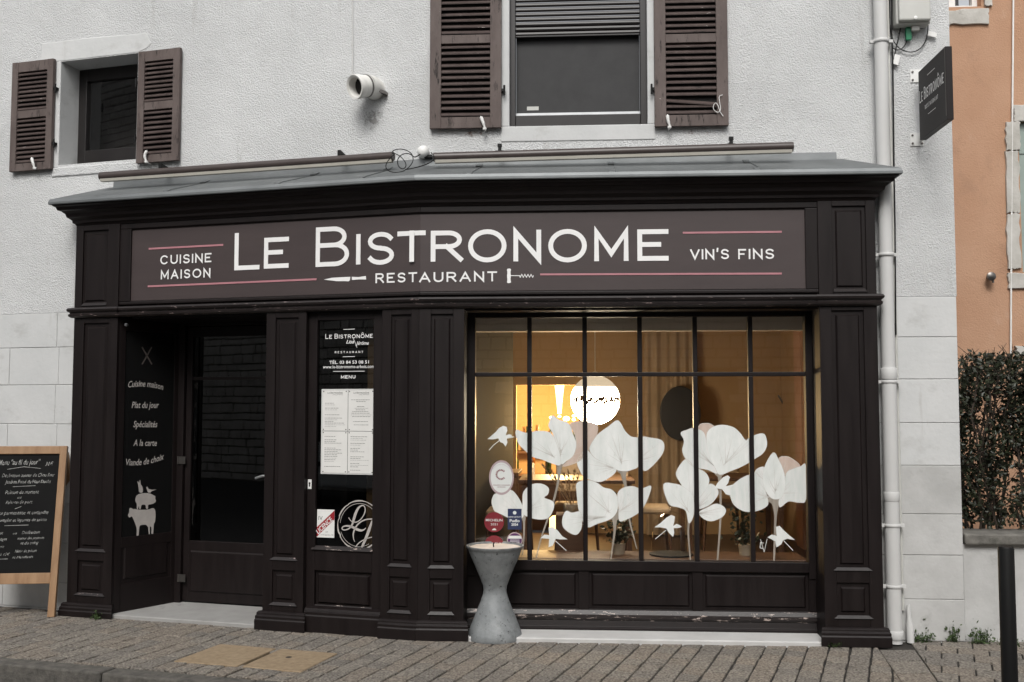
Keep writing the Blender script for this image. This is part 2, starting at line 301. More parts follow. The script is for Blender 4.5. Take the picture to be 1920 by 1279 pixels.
# ------------------------------------------------------------------ lettering
def arc(cx, cy, rx, ry, a0, a1, k=14): return [(cx+rx*math.cos(math.radians(a0+(a1-a0)*i/k)), cy+ry*math.sin(math.radians(a0+(a1-a0)*i/k))) for i in range(k+1)]
GL = {'A': (1.0, [[(0, 0), (.5, 1), (1, 0)], [(.2, .33), (.8, .33)]]),
 'B': (.80, [[(0, 0), (0, 1)], [(.02, 1), (.55, 1)]+arc(.55, .77, .36, .23, 90, -90)+[(.05, .54)], [(.02, 0), (.6, 0)]+arc(.6, .27, .40, .27, -90, 90)+[(.5, .54)]]),
 'C': (1.0, [arc(.5, .5, .5, .5, 45, 315, 24)]), 'E': (.76, [[(1, 1), (0, 1), (0, 0), (1, 0)], [(0, .52), (.72, .52)]]), 'F': (.70, [[(1, 1), (0, 1), (0, 0)], [(0, .5), (.75, .5)]]),
 'H': (.9, [[(0, 0), (0, 1)], [(1, 0), (1, 1)], [(0, .5), (1, .5)]]), 'I': (.0, [[(.5, 0), (.5, 1)]]), 'L': (.68, [[(0, 1), (0, 0), (1, 0)]]),
 'M': (1.05, [[(0, 0), (0, 1), (.5, .2), (1, 1), (1, 0)]]), 'N': (.88, [[(0, 0), (0, 1), (1, 0), (1, 1)]]), 'O': (1.15, [arc(.5, .5, .5, .5, 90, 450, 32)]),
 'R': (.86, [[(0, 0), (0, 1)], [(.02, 1), (.58, 1)]+arc(.58, .74, .38, .26, 90, -90)+[(.05, .48)], [(.50, .48), (1, 0)]]),
 'S': (.80, [arc(.5, .755, .46, .245, 25, 270, 16)+arc(.5, .25, .48, .25, 88, -155, 16)]), 'T': (.84, [[(0, 1), (1, 1)], [(.5, 1), (.5, 0)]]),
 'U': (.86, [[(0, 1), (0, .36)]+arc(.5, .36, .5, .36, 180, 360)+[(1, 1)]]), 'V': (.95, [[(0, 1), (.5, 0), (1, 1)]]), "'": (.1, [[(.6, 1.15), (.3, .85)]])}
def glyph(mb, fr, ch, u0, u1, z0, z1, sw, n, n1=None):
    for si, st in enumerate(GL[ch][1]):
        n += .0004*(si > 0)
        mb.ribbon(fr, [(u0+sw/2+x*(u1-u0-sw), z0+sw/2+y*(z1-z0-sw)) for x, y in st], sw, n, n1)
def strokes(mb, fr, txt, u0, u1, zl, zr, h, sw, n, gap=.28, bigs=(), n1=None):     # a line of capitals fitted between u0 and u1; the base line runs from zl to zr
    tot = 0; items = []
    for i, ch in enumerate(txt):
        k = 1.25 if i in bigs else 1.
        base = {'Ô': 'O', 'É': 'E'}.get(ch, ch)
        wd = .55 if ch == ' ' else GL[base][0]*.9*k+sw/h
        items.append((ch, base, tot, wd, k)); tot += wd+(gap if ch != ' ' else 0)
    tot -= gap; sc = (u1-u0)/tot
    for ch, base, x, wd, k in items:
        if ch == ' ': continue
        a = u0+x*sc; b = a+wd*sc; zz = zl+(zr-zl)*((a+b)/2-u0)/(u1-u0)
        glyph(mb, fr, base, a, b, zz, zz+h*k, sw, n, n1)
        if ch == 'Ô': mb.ribbon(fr, [(a+(b-a)*.25, zz+h*1.16), ((a+b)/2, zz+h*1.38), (a+(b-a)*.75, zz+h*1.16)], sw*.8, n)
        if ch == 'É': mb.ribbon(fr, [(a+(b-a)*.4, zz+h*1.15), (a+(b-a)*.75, zz+h*1.35)], sw*.8, n)
FONT_CACHE = {}
def fontmesh(txt, shear=0., off=0.):
    key = (txt, shear, off)
    if key in FONT_CACHE: return FONT_CACHE[key]
    cu = bpy.data.curves.new('t', 'FONT'); cu.body = txt; cu.shear = shear; cu.offset = off; cu.resolution_u = 2
    o = bpy.data.objects.new('t', cu); COL.objects.link(o); dg = bpy.context.evaluated_depsgraph_get(); dg.update()
    me = bpy.data.meshes.new_from_object(o.evaluated_get(dg)); vs = [v.co.copy() for v in me.vertices]; fs = [tuple(p.vertices) for p in me.polygons]
    bpy.data.objects.remove(o); bpy.data.curves.remove(cu); bpy.data.meshes.remove(me); FONT_CACHE[key] = (vs, fs); return vs, fs
def words(mb, fr, txt, u0, u1, z0, z1, n, shear=0., off=0., jit=0., bend=0., slope=0.):   # type fitted into the box u0..u1 (None: keep proportion), z0..z1 = cap height
    vs, fs = fontmesh(txt, shear, off)
    if not vs: return
    x0 = min(v.x for v in vs); x1 = max(v.x for v in vs); k = (z1-z0)/.72
    if u1 is None: u1 = u0+(x1-x0)*k
    out = []
    for v in vs:
        a = (v.x-x0)/(x1-x0); x = u0+a*(u1-u0); z = z0+v.y*k+bend*(1-(2*a-1)**2)+slope*a
        if jit: x += math.sin(v.y*37+a*61)*jit; z += math.sin(a*43+v.y*11)*jit*1.5
        out.append(fr.w(x, n, z))
    mb.add(out, fs)
def pxbox(fr, n, x0, x1, yt, yb):
    xm = (x0+x1)/2; ym = (yt+yb)/2
    return fr.u(x0, ym, n), fr.u(x1, ym, n), fr.z(xm, yb, n), fr.z(xm, yt, n)
# ================================================================== GROUND
WN = -.18                                               # plane of the house wall behind the timber front
road = MB(); road.add([(-60, -60, -.125), (60, -60, -.125), (60, 60, -.125), (-60, 60, -.125)], [(0, 1, 2, 3)])
struct(road.build('road', M['asphalt']))
k0 = ground(0, 1245); k1 = ground(380, 1279); kd = (k1-k0).normalized(); kn = Vector((-kd.y, kd.x, 0))      # kerb line, its normal towards the houses
ka = k0-kd*9; kb = k0+kd*18
pavement = thing('pavement', (0, 6.3, -.12), 'x', 'x'); del pavement['label']; del pavement['category']; struct(pavement)
pb = MB(); kw = .16
q = [ka+kn*kw, kb+kn*kw, kb+kn*9, ka+kn*9]
pb.hexa([Vector((p.x, p.y, -.124)) for p in q]+[Vector((p.x, p.y, -.012)) for p in q]); pb.build('joint_bed', M['joint'], pavement)
def slab(p4, z, dz, ch=.004):
    c = sum(p4, Vector((0, 0, 0)))/4; top = [p+(c-p).normalized()*ch for p in p4]
    vs = [Vector((p.x, p.y, z-.05)) for p in p4]+[Vector((p.x, p.y, z-.004+d)) for p, d in zip(p4, dz)]+[Vector((p.x, p.y, z+d)) for p, d in zip(top, dz)]
    return vs, [(0, 1, 5, 4), (1, 2, 6, 5), (2, 3, 7, 6), (3, 0, 4, 7), (4, 5, 9, 8), (5, 6, 10, 9), (6, 7, 11, 10), (7, 4, 8, 11), (8, 9, 10, 11)]
pos = -9.
while pos < 14:                                          # kerb stones one by one
    ln = .98+random.uniform(-.03, .05); a = k0+kd*pos; b = k0+kd*(pos+ln-.014)
    m = MB(); j = random.uniform(-.006, .004)
    lo = [a, b, b+kn*kw, a+kn*kw]; hi = [a+kn*.015, b+kn*.015, b+kn*kw, a+kn*kw]
    m.hexa([Vector((p.x, p.y, -.16)) for p in lo]+[Vector((p.x, p.y, j)) for p in hi])
    if -5.5 < pos < 5: m.build('kerb_stone', M['kerb'], pavement, bevel=.012)
    else: m.build('kerb_stone', M['kerb'], pavement)
    pos += ln
# tan inspection cover, two concrete lids
cv = [[ground(*p) for p in ((320, 1242), (412, 1208), (523, 1217), (446, 1252))], [ground(*p) for p in ((448, 1252), (526, 1217), (638, 1226), (566, 1263))]]
cov = thing('inspection_cover', sum(cv[0], Vector())/4, 'pair of tan concrete inspection lids let into the pavement', 'utility cover')
for c in cv:
    m = MB(); cc = sum(c, Vector())/4; p4 = [p+(cc-p).normalized()*.022 for p in c]; vs, fs = slab(p4, .007, [0, 0, 0, 0]); m.add(vs, fs); lid = m.build('lid', M['cover'], cov)
h = MB(); q0 = cv[1][0]*.25+cv[1][1]*.35+cv[1][2]*.25+cv[1][3]*.15; h.lathe((q0.x, q0.y, .0072), [(.022, 0), (.018, .001), (0, .001)], 12); h.build('lifting_hole', M['joint'], lid)
cov_all = cv[0]+cv[1]
def inside(p, poly):
    s = None
    for a, b in zip(poly, poly[1:]+poly[:1]):
        d = (b.x-a.x)*(p.y-a.y)-(b.y-a.y)*(p.x-a.x)
        if s is None: s = d > 0
        elif (d > 0) != s: return False
    return True
def grow(poly, g):
    c = sum(poly, Vector())/len(poly); return [p+(p-c).normalized()*g for p in poly]
cov_poly = [cv[0][0], cv[0][1], cv[1][2], cv[1][3]]
pa = math.radians(21); e1 = Vector((-math.sin(pa), -math.cos(pa), 0)); e2 = Vector((math.cos(pa), -math.sin(pa), 0))
bandA, bandB = ground(1647, 1217), ground(1715, 1217)    # an odd pair of joints that fans out beside the downpipe
da = (ground(1690, 1279)-bandA).normalized(); db = (ground(1760, 1279)-bandB).normalized()
PW, PL = .139, .165
cand = []
def clampq(quad, o, nv):                                 # cut blocks follow the line through o (kept on the nv side)
    d = [(p-o).dot(nv) for p in quad]
    if max(d) < .02: return None
    return [p-nv*min(0, e) for p, e in zip(quad, d)]
def facade_n(p):                                         # how far p stands in front of the timber front
    return max((p-L.o).dot(L.n), (p-R.o).dot(R.n))
org = Vector((0, 7.2, 0))
for i in range(-52, 60):
    shift = random.uniform(0, 1) if i % 2 else random.uniform(.3, .7)
    for j in range(-24, 36):
        x0 = i*PW; y0 = (j+shift)*PL
        quad = [org+e2*(x0+a*PW+random.uniform(-.004, .004))+e1*(y0+b*PL+random.uniform(-.004, .004)) for a, b in ((.045, .03), (.045, .97), (.955, .97), (.955, .03))]
        c = sum(quad, Vector())/4
        if facade_n(c) < -.12 and c.x < 3.0: continue
        quad = clampq(quad, k0+kn*(kw+.006), kn)
        quad = quad and clampq(quad, bandA, Vector((da.y, -da.x, 0))*-1 if (Vector((da.y, -da.x, 0))*-1).x < 0 else Vector((da.y, -da.x, 0)))
        if not quad or all(inside(p, cov_poly) for p in quad): continue
        c = sum(quad, Vector())/4
        if abs(c.x) > 9 or c.y > 12 or c.y < 3: continue
        cand.append((quad, c))
for i in range(-3, 26):                                  # larger slabs in front of the low garden wall
    for j in range(-6, 12):
        a0 = math.radians(23); f1 = Vector((-math.sin(a0), -math.cos(a0), 0)); f2 = Vector((math.cos(a0), -math.sin(a0), 0)); o2 = ground(1735, 1232)
        sh = .5 if j % 2 else 0
        quad = [o2+f2*((i+sh+a)*.2)+f1*((j+b)*.19) for a, b in ((.025, .025), (.025, .975), (.975, .975), (.975, .025))]; c = sum(quad, Vector())/4
        nb_ = Vector((db.y, -db.x, 0)); nb_ = nb_ if nb_.x > 0 else nb_*-1
        quad = clampq(quad, k0+kn*(kw+.006), kn); quad = quad and clampq(quad, bandB+nb_*.006, nb_)
        if not quad: continue
        c = sum(quad, Vector())/4
        if (c-R.o).dot(R.n) < -.25 or c.x > 8: continue
        cand.append((quad, c))
for j in range(0, 9):                                    # the fan-shaped strip itself
    y0 = .02+j*.31; p = [bandA+da*y0, bandA+da*(y0+.30), bandB+db*(y0+.30), bandB+db*y0]; c0 = sum(p, Vector())/4
    cand.append(([q_+(c0-q_).normalized()*.008 for q_ in p], c0))
def seen(c):
    if c.y < 5.9: return False
    d = Vector((c.x, c.y, 0)); px = 960+F*c.x/c.y; return -40 < px < 1960
cand.sort(key=lambda t: (not seen(t[1]), t[1].y))
rest = MB()
for i, (quad, c) in enumerate(cand):
    dz = [random.uniform(-.0035, .0025) for _ in range(4)]; vs, fs = slab(quad, 0., dz)
    if i < 298: m = MB(); m.add(vs, fs); m.build('paving_block', random.choice(M['pave']), pavement, recalc=False)
    else: rest.cur = i % 3; rest.add(vs, fs)
stuff(rest.build('further_paving_blocks', M['pave'], pavement, recalc=False))

# ================================================================== HOUSE
house = thing('house', L.w(-.5, WN-.2, 0), 'old white roughcast house carrying the dark brown restaurant front', 'house')
ZT = 7.0; WB = WN-.35
uHR = R.u(1795, 600, WN); uHL = -8.
zRowL = L.z(60, 588, WN); zRowR = R.z(1740, 556, WN)
# openings
wl = (L.u(112, 200, WN), L.u(257, 200, WN), L.z(185, 304, WN), L.z(185, 108, WN))
wr = (R.u(955, 150, WN), R.u(1214, 150, WN), R.z(1085, 235, WN), 5.45)
def wallrect(fr, u0, u1, z0, z1, hole=None, m0=0, m1=0):
    m = MB()
    def bx(a, b, c, d, s0=0, s1=0): m.sweep(fr, [(WB, c), (WN, c), (WN, d), (WB, d)], a, b, s0, s1)
    if hole:
        a, b, c, d = hole; bx(u0, a, z0, z1, m0, 0); bx(b, u1, z0, z1, 0, m1); bx(a, b, z0, c); bx(a, b, d, z1)
    else: bx(u0, u1, z0, z1, m0, m1)
    return m
zD = 3.0                                                # the wall starts above the timber front's opening, and beside it
wallrect(L, uHL, 0, zD, ZT, wl, 0, TD).build('wall', M['roughcast'], house)
wallrect(R, 0, uHR, zD, ZT, wr, -TD, 0).build('wall', M['roughcast'], house)
uA0, uA1 = L.u(134, 780), L.u(216, 780); uF1 = R.u(1649, 780)
wallrect(L, uHL, uA0+.03, zRowL, zD).build('wall', M['roughcast'], house)
wallrect(R, uF1-.03, uHR, zRowR, zD).build('wall', M['roughcast'], house)
m = MB(); m.box(R, uHR-.35, uHR, -6, WB, 0, ZT); m.build('side_wall', M['roughcast'], house)
# lower wall in smooth rendered blocks: each block stands a few mm proud of the bed behind it
bed = MB(); bed.box(L, uHL, uA0+.03, WB, WN-.005, -.02, zRowL-.002); bed.build('joint_bed', M['dirtysmooth'], house); bed = MB(); bed.box(R, uF1-.03, uHR-.004, WB, WN-.005, -.02, zRowR-.002); bed.build('joint_bed', M['dirtysmooth'], house)
def courses(fr, us_fn, zs, mats):
    for r in range(len(zs)-1):
        us = us_fn(r)
        for a, b in zip(us, us[1:]):
            m = MB(); g = .0022; m.box(fr, a+g, b-g, WN-.02, WN+random.uniform(.0, .003), zs[r+1]+g, zs[r]-g); m.build('render_block', mats(r), house, bevel=.004)
zl = [zRowL]+[L.z(70, y, WN) for y in (652, 722, 795, 868, 942, 1016, 1090)]+[.0]
def usl(r):
    v = [uHL, -6.2, -5.3]+([L.u(107, 620, WN)] if r % 2 == 0 else [L.u(20, 620, WN), L.u(104, 900, WN)])+[uA0+.02]; return v
courses(L, usl, zl, lambda r: M['smooth'] if r < 5 else M['dirtysmooth'])
zr = [zRowR]+[R.z(1740, y, WN) for y in (632, 711, 793, 873, 964, 1041, 1124)]+[.0]
courses(R, lambda r: [uF1-.02, uHR-.002], zr, lambda r: M['smooth'] if r < 4 else M['dirtysmooth'])
# smooth bands round the upper windows
m = MB(); sN = WN+.004
a, b, c, d = wl
m.prism(L, [(L.u(76, 110, WN), d+.005), (L.u(78, 82, WN), L.z(78, 82, WN)), (L.u(160, 70, WN), L.z(160, 72, WN)), (L.u(275, 60, WN), L.z(275, 62, WN)), (L.u(284, 80, WN), L.z(284, 82, WN)), (L.u(275, 96, WN), d+.03), (b, d+.005)], WN-.01, sN)
m.box(L, a-.055, a, WN-.01, sN, c-.02, d+.004); m.box(L, b, b+.04, WN-.01, sN, c-.02, d+.004)
m.build('window_surround', M['smooth'], house, bevel=.006)
m = MB(); m.box(L, a-.06, b+.03, WN-.01, sN+.008, c-.10, c-.02); m.build('window_sill', M['roughcast'], house, bevel=.01)
m = MB(); a, b, c, d = wr
m.box(R, a-.065, a, WN-.01, sN, c, d); m.box(R, b, b+.055, WN-.01, sN, c, d); m.box(R, a-.065, b+.055, WN-.01, sN+.003, R.z(1085, 264, WN), c-.001)
m.build('window_surround', M['smooth'], house, bevel=.006)
# left window
def px(fr, n, x0, x1, yt, yb): return pxbox(fr, n, x0, x1, yt, yb)
a, b, c, d = wl; fn = WN-.26
win = MB(); win.box(L, a-.0, b+.0, WB-.05, WB+.0, c, d); 
fw = thing('tmp', (0, 0, 0), 'x', 'x'); bpy.data.objects.remove(fw)
g0, g1, gz0, gz1 = px(L, fn, 166, 262, 150, 280)
m = MB(); m.box(L, a-.02, g0, fn-.03, fn+.03, c, d); m.box(L, g1, b+.02, fn-.03, fn+.03, c, d); m.box(L, g0, g1, fn-.03, fn+.03, c, gz0); m.box(L, g0, g1, fn-.03, fn+.03, gz1, d); m.box(L, a, b, fn, fn+.10, c-.002, c+.03)
win = m.build('window', M['frameblack'], house, bevel=.004)
m = MB(); m.box(L, g0-.002, g1+.002, fn-.004, fn+.002, gz0-.002, gz1+.002); m.build('pane', M['glass'], win)
m = MB(); m.box(L, a-.3, b+.3, fn-.6, fn-.35, c-.3, d+.3); m.build('room_behind', M['void'], win)
m = MB(); m.box(L, a, a+.003, fn, WN, c, d); m.build('reveal', M['smooth'], win)
# right window with roller shutter and screen
a, b, c, d = wr; fn = WN-.10
m = MB(); s0 = R.u(967, 150, fn); s1 = R.u(1200, 150, fn)
m.box(R, a, s0, fn-.05, fn+.04, c, d); m.box(R, s1, b, fn-.05, fn+.04, c, d); m.box(R, s0, s1, fn-.05, fn+.03, c, R.z(1080, 217, fn))
win = m.build('window', M['frameblack'], house, bevel=.004)
zz = R.z(1080, 67, fn); stp = .038
m = MB(); m.box(R, s0+.001, s1-.001, fn-.0, fn+.022, zz-.012, zz); m.build('shutter_bar', M['roller'], win, bevel=.003)
k = 0
while zz+k*stp < d-.05:
    m = MB(); z0 = zz+k*stp+.002; m.sweep(R, [(fn, z0), (fn+.010, z0), (fn+.016, z0+.012), (fn+.012, z0+.026), (fn+.002, z0+.034), (fn, z0+.034)], s0+.001, s1-.001); m.build('roller_slat', M['roller'], win); k += 1
g = px(R, fn-.03, 968, 1199, 72, 214)
m = MB(); m.box(R, g[0], g[1], fn-.034, fn-.03, g[2], zz+.1); m.build('insect_screen', M['screen'], win)
m = MB(); m.box(R, s0+.001, s1-.001, fn-.03, fn-.012, R.z(1080, 215, fn), R.z(1080, 210, fn)); m.build('screen_rail', M['silver'], win)
m = MB(); q = px(R, fn-.03, 988, 1010, 200, 207); m.box(R, *q[:2], fn-.032, fn-.028, *q[2:]); m.build('label_plate', M['boxgrey'], win)
# louvred shutters
def shutter(fr, x0, x1, yt, yb, bays, broken=False, catch=None, hinge_right=True, top=None):
    n0 = WN+.015; n1 = WN+.05; u0, u1, z0, z1 = px(fr, n1, x0, x1, yt, yb)
    if top: z1 = top
    st = min(.062, (u1-u0)*.2) if x1-x0 < 100 else .085
    m = MB(); rails = [(z0, z0+.085 if x1-x0 > 100 else z0+.065), (z1-.09 if not top else z1-.1, z1)]
    for f in bays: rails.append((f-.033, f+.033))
    rails.sort()
    m.box(fr, u0, u0+st, n0, n1, z0, z1); m.box(fr, u1-st, u1, n0, n1, z0, z1)
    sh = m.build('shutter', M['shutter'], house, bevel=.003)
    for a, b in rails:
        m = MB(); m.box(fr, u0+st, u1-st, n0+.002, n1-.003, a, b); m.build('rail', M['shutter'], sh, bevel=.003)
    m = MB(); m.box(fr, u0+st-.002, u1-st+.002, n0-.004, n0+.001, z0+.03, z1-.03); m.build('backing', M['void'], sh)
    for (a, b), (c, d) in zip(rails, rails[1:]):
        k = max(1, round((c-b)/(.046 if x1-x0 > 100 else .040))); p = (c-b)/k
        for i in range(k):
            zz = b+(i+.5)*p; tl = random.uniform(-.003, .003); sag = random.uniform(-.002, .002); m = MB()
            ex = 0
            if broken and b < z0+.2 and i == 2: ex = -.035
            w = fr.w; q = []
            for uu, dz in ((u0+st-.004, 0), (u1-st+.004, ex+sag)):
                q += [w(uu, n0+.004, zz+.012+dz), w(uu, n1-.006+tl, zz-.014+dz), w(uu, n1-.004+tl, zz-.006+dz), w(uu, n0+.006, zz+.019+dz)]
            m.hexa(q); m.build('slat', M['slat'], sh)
    for zz in (z0+(z1-z0)*.22, z0+(z1-z0)*.72) if not top else (z0+.28,):
        m = MB(); uh = u1 if hinge_right else u0; s = 1 if hinge_right else -1
        m.box(fr, *sorted((uh-.0*s, uh+.026*s)), n0-.02, n1-.008, zz, zz+.02); m.tube([fr.w(uh+.022*s, n1-.008, zz-.03), fr.w(uh+.022*s, n1-.008, zz+.045)], .008, 8); m.build('hinge', M['black'], sh)
    if catch:
        cu, cz = fr.hit(catch[0], catch[1], n1); m = MB()
        m.tube([fr.w(cu, WN, cz-.01), fr.w(cu, n1+.012, cz-.01)], .008, 8); m.lathe(fr.w(cu, n1+.012, cz-.01), [(0, -.014), (.014, -.008), (.016, 0), (.014, .008), (0, .014)], 10)
        m.tube(smoothline([fr.w(cu, n1+.018, cz), fr.w(cu-.012, n1+.022, cz+.04), fr.w(cu-.03*catch[2], n1+.018, cz+.085)]), [.009]*3+[.012]*3+[.013]*2+[.004]*2, 8); m.build('catch', M['white'], sh)
    return sh
n1 = WN+.05
shutter(L, 20, 97, 114, 319, [L.z(58, 213, n1)], catch=(67, 314, 1), hinge_right=True)
shutter(L, 257, 335, 93, 303, [L.z(296, 197, n1)], catch=(276, 302, -.3), hinge_right=False)
shutter(R, 806, 940, 0, 240, [R.z(872, 73, n1), R.z(872, 73, n1)+.62], catch=(909, 240, 1), hinge_right=True, top=5.4)
s_ = shutter(R, 1227, 1365, 0, 236, [R.z(1296, 71, n1), R.z(1296, 71, n1)+.62], broken=True, catch=(1255, 237, .5), hinge_right=False, top=5.4)
m = MB(); pts = [(1355, 178), (1348, 180), (1349, 190), (1352, 207), (1345, 212), (1337, 205), (1338, 196), (1343, 192), (1347, 200), (1350, 210), (1356, 218)]
m.tube(smoothline([R.w(*(lambda h: (h[0], n1+.012, h[1]))(R.hit(x, y, n1+.012))) for x, y in pts]), .0028, 6); m.build('wire', M['white'], s_)

def stain(name, c, sc, thr, st=(1, 1, 1)):               # flecked see-through stain, fading out towards the sheet's rim
    m = bpy.data.materials.new(name); m.use_nodes = True; t = m.node_tree; b = t.nodes['Principled BSDF']; N = t.nodes.new; K = t.links.new
    b.inputs['Base Color'].default_value = c4(c); b.inputs['Roughness'].default_value = .9; tc = N('ShaderNodeTexCoord'); mp = N('ShaderNodeMapping'); mp.inputs['Scale'].default_value = st; K(tc.outputs['Object'], mp.inputs[0])
    n = N('ShaderNodeTexNoise'); n.inputs['Scale'].default_value = sc; n.inputs['Detail'].default_value = 6; n.inputs['Roughness'].default_value = .7; K(mp.outputs[0], n.inputs[0])
    uvn = N('ShaderNodeUVMap'); sb_ = N('ShaderNodeVectorMath'); sb_.operation = 'DISTANCE'; sb_.inputs[1].default_value = (.5, .5, 0); K(uvn.outputs[0], sb_.inputs[0])
    r = N('ShaderNodeMapRange'); r.inputs['From Min'].default_value = .1; r.inputs['From Max'].default_value = .5; r.inputs['To Min'].default_value = .16; r.inputs['To Max'].default_value = -.25; K(sb_.outputs['Value'], r.inputs[0])
    a = N('ShaderNodeMath'); K(n.outputs['Fac'], a.inputs[0]); K(r.outputs[0], a.inputs[1]); q = N('ShaderNodeMapRange'); q.inputs['From Min'].default_value = thr; q.inputs['From Max'].default_value = thr+.16; q.inputs['To Max'].default_value = .75; K(a.outputs[0], q.inputs[0]); K(q.outputs[0], b.inputs['Alpha'])
    return m
ST = [stain('rust_flecks', (.16, .085, .05), 26, .66), stain('grey_soot', (.30, .295, .285), 30, .56)]
def stain_sheet(fr, k, x0, x1, yt, yb, n=WN+.0065):
    a, b, c, d = px(fr, n, x0, x1, yt, yb); m = MB(); m.sheet(fr, [(a, c), (b, c), (b, d), (a, d)], n); o = m.build('wall_stain', ST[k], house, recalc=False); uv = o.data.uv_layers.new()
    for i, v in enumerate(((0, 0), (1, 0), (1, 1), (0, 1))): uv.data[i].uv = v
stain_sheet(R, 0, 830, 945, 234, 268); stain_sheet(R, 0, 1240, 1365, 230, 264); stain_sheet(L, 1, 660, 740, 180, 262)

# ================================================================== SHOPFRONT
shop = thing('shopfront', R.w(0, 0, 0), 'dark brown timber restaurant front with long painted name board', 'shopfront')
W_ = M['wood']
uB0, uB1, uD0 = L.u(497, 780), L.u(572, 780), L.u(715, 780); uE1 = R.u(870, 780); uF0 = R.u(1540, 780)
zS0 = R.z(1000, 577); zS1 = R.z(1000, 551); zB0, zB1 = R.z(1000, 546), R.z(1000, 395.5); zC0 = R.z(1000, 384); zE = R.z(1000, 331, .15); zTop = R.z(1000, 302, WN)
print('levels', zS0, zS1, zB0, zB1, zC0, zE, zTop, 'u', uA0, uA1, uB0, uB1, uD0, uE1, uF0, uF1)
# entablature carcase
m = MB(); pr = [(WN-.1, zS0+.004), (-.045, zS0+.004), (-.045, zE-.03), (WN-.1, zE-.03)]
m.sweep(L, pr, uA0+.01, 0, 0, TD); m.sweep(R, pr, 0, uF1-.01, -TD, 0)
ent = m.build('entablature', W_, shop)
# board frame: rails above and below the painted board, stiles at its ends
sgL, sgR = L.u(243, 500), R.u(1511, 470)
m = MB()
def rail2(z0, z1, n1, ex=.0):
    m.sweep(L, [(-.044, z0), (n1, z0), (n1, z1), (-.044, z1)], uA1-.002, 0, 0, TD); m.sweep(R, [(-.044, z0), (n1, z0), (n1, z1), (-.044, z1)], 0, uF0+.002, -TD, 0)
rail2(zB1, zC0+.02, -.008); rail2(zS1-.004, zB0, -.010)
m.box(L, uA1-.002, sgL, -.044, -.009, zB0+.001, zB1-.001); m.box(R, sgR, uF0+.002, -.044, -.009, zB0+.001, zB1-.001)
m.build('board_frame', W_, ent, bevel=.005)
m = MB()
for zz0, zz1 in ((zB0, zB0+.012), (zB1-.012, zB1)):
    m.sweep(L, [(-.03, zz0), (-.012, zz0), (-.03, zz1)] if zz0 == zB0 else [(-.03, zz0), (-.012, zz1), (-.03, zz1)], sgL, 0, 0, TD); m.sweep(R, [(-.03, zz0), (-.012, zz0), (-.03, zz1)] if zz0 == zB0 else [(-.03, zz0), (-.012, zz1), (-.03, zz1)], 0, sgR, -TD, 0)
m.build('board_bead', W_, ent)
SN = -.026
m = MB(); m.sweep(L, [(-.046, zB0-.01), (SN, zB0-.01), (SN, zB1+.01), (-.046, zB1+.01)], sgL-.01, 0, 0, TD); m.build('sign_board', M['sign'], shop)
m = MB(); m.sweep(R, [(-.046, zB0-.01), (SN, zB0-.01), (SN, zB1+.01), (-.046, zB1+.01)], 0, sgR+.01, -TD, 0); sb = m.build('sign_board', M['sign'], shop)
# painted name, one letter at a time
TN = SN+.0035
for fr, ch, x0, x1, yt, yb in ((L, 'L', 439.7, 487, 436, 506), (L, 'E', 495, 541.5, 445, 503), (L, 'B', 592, 654.5, 425, 499.5), (L, 'I', 667, 676.5, 439, 496), (L, 'S', 688, 739.5, 435, 496.5),
                               (R, 'T', 745, 798, 432.5, 491), (R, 'R', 807.6, 868, 432.5, 490.5), (R, 'O', 877.7, 949.7, 430, 492), (R, 'N', 962.6, 1014.7, 431, 490), (R, 'O', 1028, 1100.3, 429.5, 492), (R, 'M', 1114, 1178.4, 430.5, 489.6), (R, 'E', 1195, 1253.5, 430, 489)):
    m = MB(); q = px(fr, TN, x0, x1, yt, yb)
    if ch == 'T':     # it straddles the bend: its bar folds round the corner
        sw = .0352; uc = R.u(772, 470, TN); m.box(R, uc-sw/2, uc+sw/2, TN-.002, TN+.0015, q[2], q[3]); m.box(R, -TD*TN, q[1], TN-.002, TN+.0012, q[3]-sw, q[3]+.0004)
        lz = L.z(765, 432.8, TN); m.box(L, L.u(745, 470, TN), TD*TN, TN-.002, TN+.0012, q[3]-sw, q[3]+.0004)
    else: glyph(m, fr, ch, *q, .0352, TN, TN-.003)
    m.build('letter', M['letter'], sb if fr is R else shop)
m = MB(); q = px(L, TN, 705, 785, 508, 530)
strokes(m, L, 'REST', L.u(704, 520, TN), L.u(782, 520, TN), L.z(706, 531, TN), L.z(780, 529, TN), .074, .0125, TN, .30); m.build('lettering', M['letter'], sb); m = MB()
strokes(m, R, 'AURANT', R.u(786, 520, TN), R.u(932, 520, TN), R.z(800, 529.5, TN), R.z(928, 527.5, TN), .074, .0125, TN, .30)
m.build('lettering', M['letter'], sb)
m = MB(); strokes(m, L, 'CUISINE', L.u(300.6, 487, TN), L.u(396.5, 482, TN), L.z(305, 496, TN), L.z(392, 491.7, TN), .073, .0118, TN, .26)
m.build('lettering', M['letter'], sb); m = MB(); strokes(m, L, 'MAISON', L.u(301.5, 515, TN), L.u(394.5, 510, TN), L.z(305, 524, TN), L.z(392, 520, TN), .073, .0118, TN, .30)
m.build('lettering', M['letter'], sb)
m = MB(); strokes(m, R, "VIN'S", R.u(1294, 475, TN), R.u(1367, 475, TN), R.z(1300, 486.5, TN), R.z(1366, 486, TN), .074, .012, TN, .22); m.build('lettering', M['letter'], sb); m = MB(); strokes(m, R, 'FINS', R.u(1384, 475, TN), R.u(1451.5, 475, TN), R.z(1386, 486, TN), R.z(1448, 485.5, TN), .074, .012, TN, .26); m.build('lettering', M['letter'], sb)
def line(fr, x0, y0, x1, y1, wd, mt):
    m = MB(); m.ribbon(fr, [fr.hit(x0, y0, TN), fr.hit(x1, y1, TN)], wd, TN); m.build('painted_line', mt, sb)
